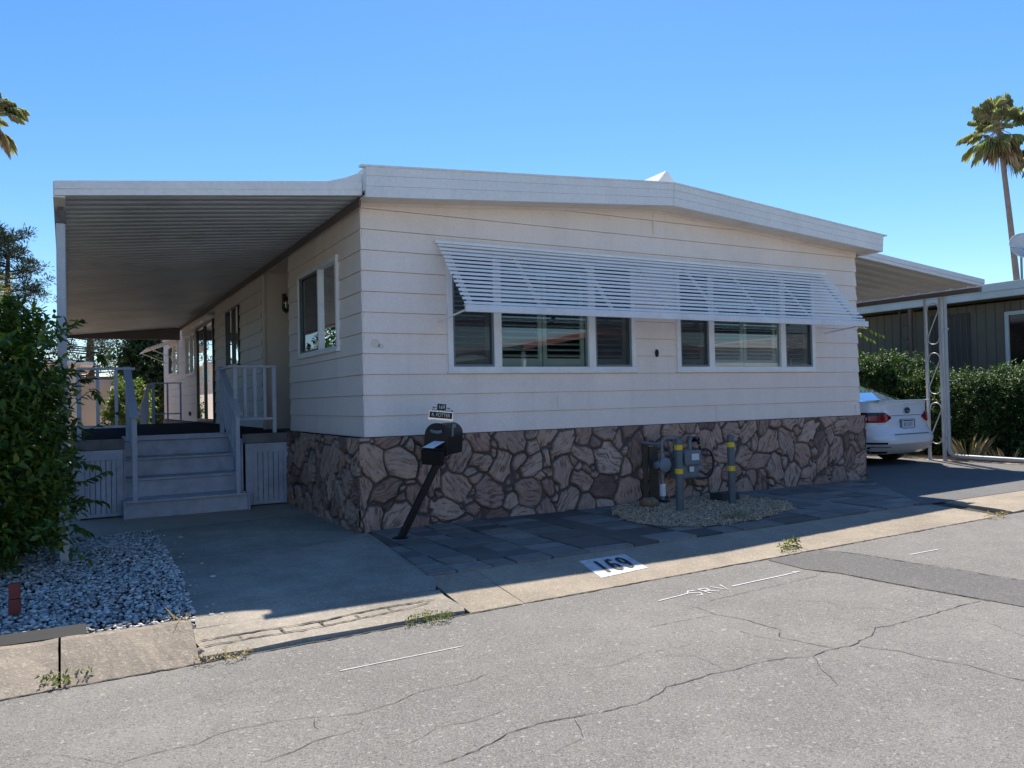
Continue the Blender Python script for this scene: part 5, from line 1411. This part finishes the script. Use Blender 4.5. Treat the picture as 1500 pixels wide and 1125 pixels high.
# ------------------------------------------------------------------ neighbour on the right
nb=empty('neighbour_home','low olive green mobile home with pale fascia behind the hedge','mobile home',(17,5,0))
g=MB(); 
WY0,WY1=1.15,2.19; HX=15.0
def wallpiece(y0,y1,z0,z1):
    y=y0
    while y<y1-1e-6:
        e=min(y1,y+.205); g.box(HX-.0,HX+.05,y+.006,e-.006,z0,z1); y=e
    g.box(HX+.02,HX+.06,y0,y1,z0,z1)
wallpiece(-6,-1.0,0,3.1); wallpiece(-1.0,2.19,2.88,3.1); wallpiece(-1.0,2.19,0,.9); wallpiece(2.19,14,0,3.1)
g.build('wall', m_olive, nb)
g=MB(); g.box(HX+.06,22,-6,14,0,3.1); g.build('inner_block', m_darkwall, nb)
g=MB(); g.prism([(14.5,-6.3,3.44),(18.6,-6.3,3.80),(22.6,-6.3,3.44),(22.6,-6.3,3.38),(14.5,-6.3,3.38)],(0,20.6,0)); nroof=g.build('roof', m_oliveroof, nb)
g=MB(); g.box(14.47,14.52,-6.3,14.3,3.29,3.46); g.box(14.485,14.535,-6.3,14.3,3.15,3.287); g.build('fascia', m_neightrim, nb, bevel=.004)
g=MB(); g.box(14.54,15.0,-6.3,14.3,3.14,3.17); g.build('soffit', m_olive, nb)
g=MB()
for a,b,c,d in ((-1.0,2.19,.9,.98),(-1.0,2.19,2.80,2.88),(2.11,2.19,.98,2.80),(.88,.96,.98,2.8),(-1.0,-.92,.98,2.8)): g.box(HX-.03,HX+.02,a,b,c,d)
nw=g.build('window', m_neightrim, nb, bevel=.004)
g=MB(); g.add([(HX+.005,-1,.9),(HX+.005,2.19,.9),(HX+.005,2.19,2.88),(HX+.005,-1,2.88)],[(0,1,2,3)]); g.build('pane', m_darkglass, nw)
g=MB(); g.box(HX-.03,HX-.002,2.95,3.85,.5,2.95); nd=g.build('security_door', m_darkwall, nb)
g=MB()
for k in range(7): g.box(HX-.045,HX-.031,3.0+k*.13,3.015+k*.13,.55,2.9)
g.build('door_bar', m_olive, nd)
g=MB(); g.box(14.55,14.63,4.05,4.13,0,3.14); g.build('porch_post', m_brown, nb)
g=MB()
for z in frange(.4,2.6,4): g.tube([(14.59,4.13+.10-.10*math.cos(a),z+.18*math.sin(a)) for a in frange(0,math.pi*2,14)],.008,5)
g.box(14.575,14.605,4.35,4.38,0,3.14); g.build('porch_scroll', m_darkwall, nb)
# satellite dish on its roof
sd=empty('satellite_dish','round pale grey satellite dish on the neighbour roof at the right edge','satellite dish',(15.6,2.1,3.5))
g=MB(); c=Vector((15.6,2.08,4.28)); ax_=Vector((-.55,-.75,.36)).normalized(); u_=ax_.cross(Vector((0,0,1))).normalized(); v_=u_.cross(ax_)
rings=[[c+ax_*(.10*(r*r))+(u_*math.cos(a)*1.0+v_*math.sin(a)*.95)*r*.33 for a in frange(0,2*math.pi,28)] for r in (.02,.3,.6,.85,1.0)]
g.grid(rings); g.build('reflector', m_dish, sd, smooth=True, solid=.012)
g=MB(); g.tube([c-ax_*.02,c-ax_*.12+Vector((0,0,-.1)),(15.72,2.2,3.5)],.025,8); g.tube([c-v_*.3,c+ax_*.38-v_*.12],.014,6); g.build('mast', m_greymetal, sd)

# ------------------------------------------------------------------ things behind the porch on the left
sh=empty('garden_shed','pale beige shed with brown trimmed roof seen through the porch railing','shed',(-1.6,29,0))
g=MB(); g.box(-3.2,-.95,28.5,31,0,2.15)
for k in range(11): g.box(-3.18+k*.2,-3.16+k*.2,28.485,28.5,0,2.15)
g.build('wall', m_shed, sh)
g=MB(); g.box(-3.3,-.75,28.35,31.1,2.15,2.42); g.build('roof', m_roof, sh)
g=MB(); g.box(-3.3,-.75,28.33,28.349,2.43,2.54); g.box(-3.3,-.75,28.35,31.1,2.43,2.5); g.build('roof_trim', m_shedtrim, sh)
nh=empty('far_neighbour_home','distant pale home with low sloping roof left of the porch','mobile home',(-5,24,0))
g=MB(); g.box(-9,-2.1,22.5,30,0,2.75); g.build('wall', m_alcove, nh)
g=MB(); g.prism([(-9.3,22.2,3.30),(-1.72,22.2,2.80),(-1.72,22.2,2.70),(-9.3,22.2,3.20)],(0,8,0)); g.build('roof', m_trimwhite, nh)
# block of trees far behind so that the lot is enclosed
hedge_mass('far_hedge','dark clipped hedge across the far end of the lot','hedge',-12,12,40,42,2.0,1600,m_leaf_tree,L=.22)

# ------------------------------------------------------------------ homes across the street (they show in the window glass)
oh=empty('opposite_home','brown home with a red gable fascia across the street','mobile home',(14,-17,0))
g=MB(); g.box(10.6,17.2,-26,-15.2,0,2.75); g.build('wall', m_darkwall, oh)
g=MB(); g.prism([(9.95,-14.0,2.95),(13.6,-14.0,3.62),(17.25,-14.0,2.95),(17.25,-14,2.79),(13.6,-14.0,3.45),(9.95,-14.0,2.79)],(0,-.1,0)); g.build('fascia', m_red, oh)
g=MB(); g.prism([(9.95,-14.1,2.95),(13.6,-14.1,3.64),(17.25,-14.1,2.95),(17.25,-14.1,2.85),(13.6,-14.1,3.52),(9.95,-14.1,2.85)],(0,-12,0)); g.build('roof', m_oliveroof, oh)
for x in (10.1,17.1):
    g=MB(); g.box(x-.05,x+.05,-14.3,-14.2,0,2.75); g.build('post', m_trimwhite, oh)
ow=empty('opposite_home','white home with a flat front across the street','mobile home',(22,-17,0))
g=MB(); g.box(17.9,27,-26,-14.2,-.1,2.95); g.build('wall', m_vinyl, ow)
g=MB(); g.prism([(17.6,-13.9,3.0),(22.4,-13.9,3.5),(27.3,-13.9,3.0),(27.3,-13.9,2.96),(17.6,-13.9,2.96)],(0,-12.3,0)); g.build('roof', m_roof, ow)
ol=empty('opposite_home','tan home with a long low roof across the street','mobile home',(0,-19,0))
g=MB(); g.box(-10,5.5,-27,-15.5,-.2,2.7); g.build('wall', m_shed, ol)
g=MB(); g.prism([(-10.4,-15.0,2.8),(-2.2,-15.0,3.3),(6.0,-15.0,2.8),(6.0,-15.0,2.7),(-10.4,-15.0,2.7)],(0,-12.3,0)); g.build('roof', m_oliveroof, ol)
tree('leafy_tree','round street tree across the road between the homes',7.6,-22,5.5,1.9,1.4,900,m_leaf_tree,.25,14)

# ------------------------------------------------------------------ light, sky, camera
SUN=Vector((.38,.55,1.0)).normalized()
elev=math.asin(SUN.z); az=math.atan2(SUN.x,SUN.y)
wd=bpy.data.worlds.new('World'); SC.world=wd; wd.use_nodes=True
nt=wd.node_tree; bg=nt.nodes['Background']; sky=nt.nodes.new('ShaderNodeTexSky'); sky.sky_type='NISHITA'; sky.sun_disc=False
sky.sun_elevation=elev; sky.sun_rotation=az; sky.altitude=50; sky.air_density=1.0; sky.dust_density=.15; sky.ozone_density=4.5
hs=nt.nodes.new('ShaderNodeHueSaturation'); hs.inputs['Saturation'].default_value=1.22; hs.inputs['Hue'].default_value=.502; nt.links.new(sky.outputs[0],hs.inputs['Color']); nt.links.new(hs.outputs[0],bg.inputs[0]); bg.inputs[1].default_value=.12
sd_=bpy.data.lights.new('sun','SUN'); sd_.energy=5.0; sd_.angle=R(.5); sd_.color=(1,.925,.81)
so=bpy.data.objects.new('sun',sd_); COL.objects.link(so); so.rotation_euler=SUN.to_track_quat('Z','Y').to_euler(); so.location=(10,14,25)

cam=bpy.data.cameras.new('camera'); cam.sensor_width=36; cam.lens=36*1164.08/1500; cam.clip_end=2000; cam.clip_start=.05
co=bpy.data.objects.new('camera',cam); COL.objects.link(co)
f_=Vector((.49,.872,.019)); 
yaw,pitch,roll=R(29.33096384),R(1.10121328),R(-1.31246454)
f_=Vector((math.cos(pitch)*math.sin(yaw),math.cos(pitch)*math.cos(yaw),math.sin(pitch))); r0=Vector((math.cos(yaw),-math.sin(yaw),0)); u0=r0.cross(f_)
r1=r0*math.cos(roll)+u0*math.sin(roll); u1=-r0*math.sin(roll)+u0*math.cos(roll)
M=Matrix((r1,u1,-f_)).transposed().to_4x4(); M.translation=Vector((-2.52923,-7.42208,1.25515)); co.matrix_world=M
SC.camera=co
SC.view_settings.view_transform='Standard'; SC.view_settings.look='None'; SC.view_settings.gamma=1; SC.view_settings.exposure=0.58
SC.cycles.max_bounces=8; SC.cycles.transparent_max_bounces=12
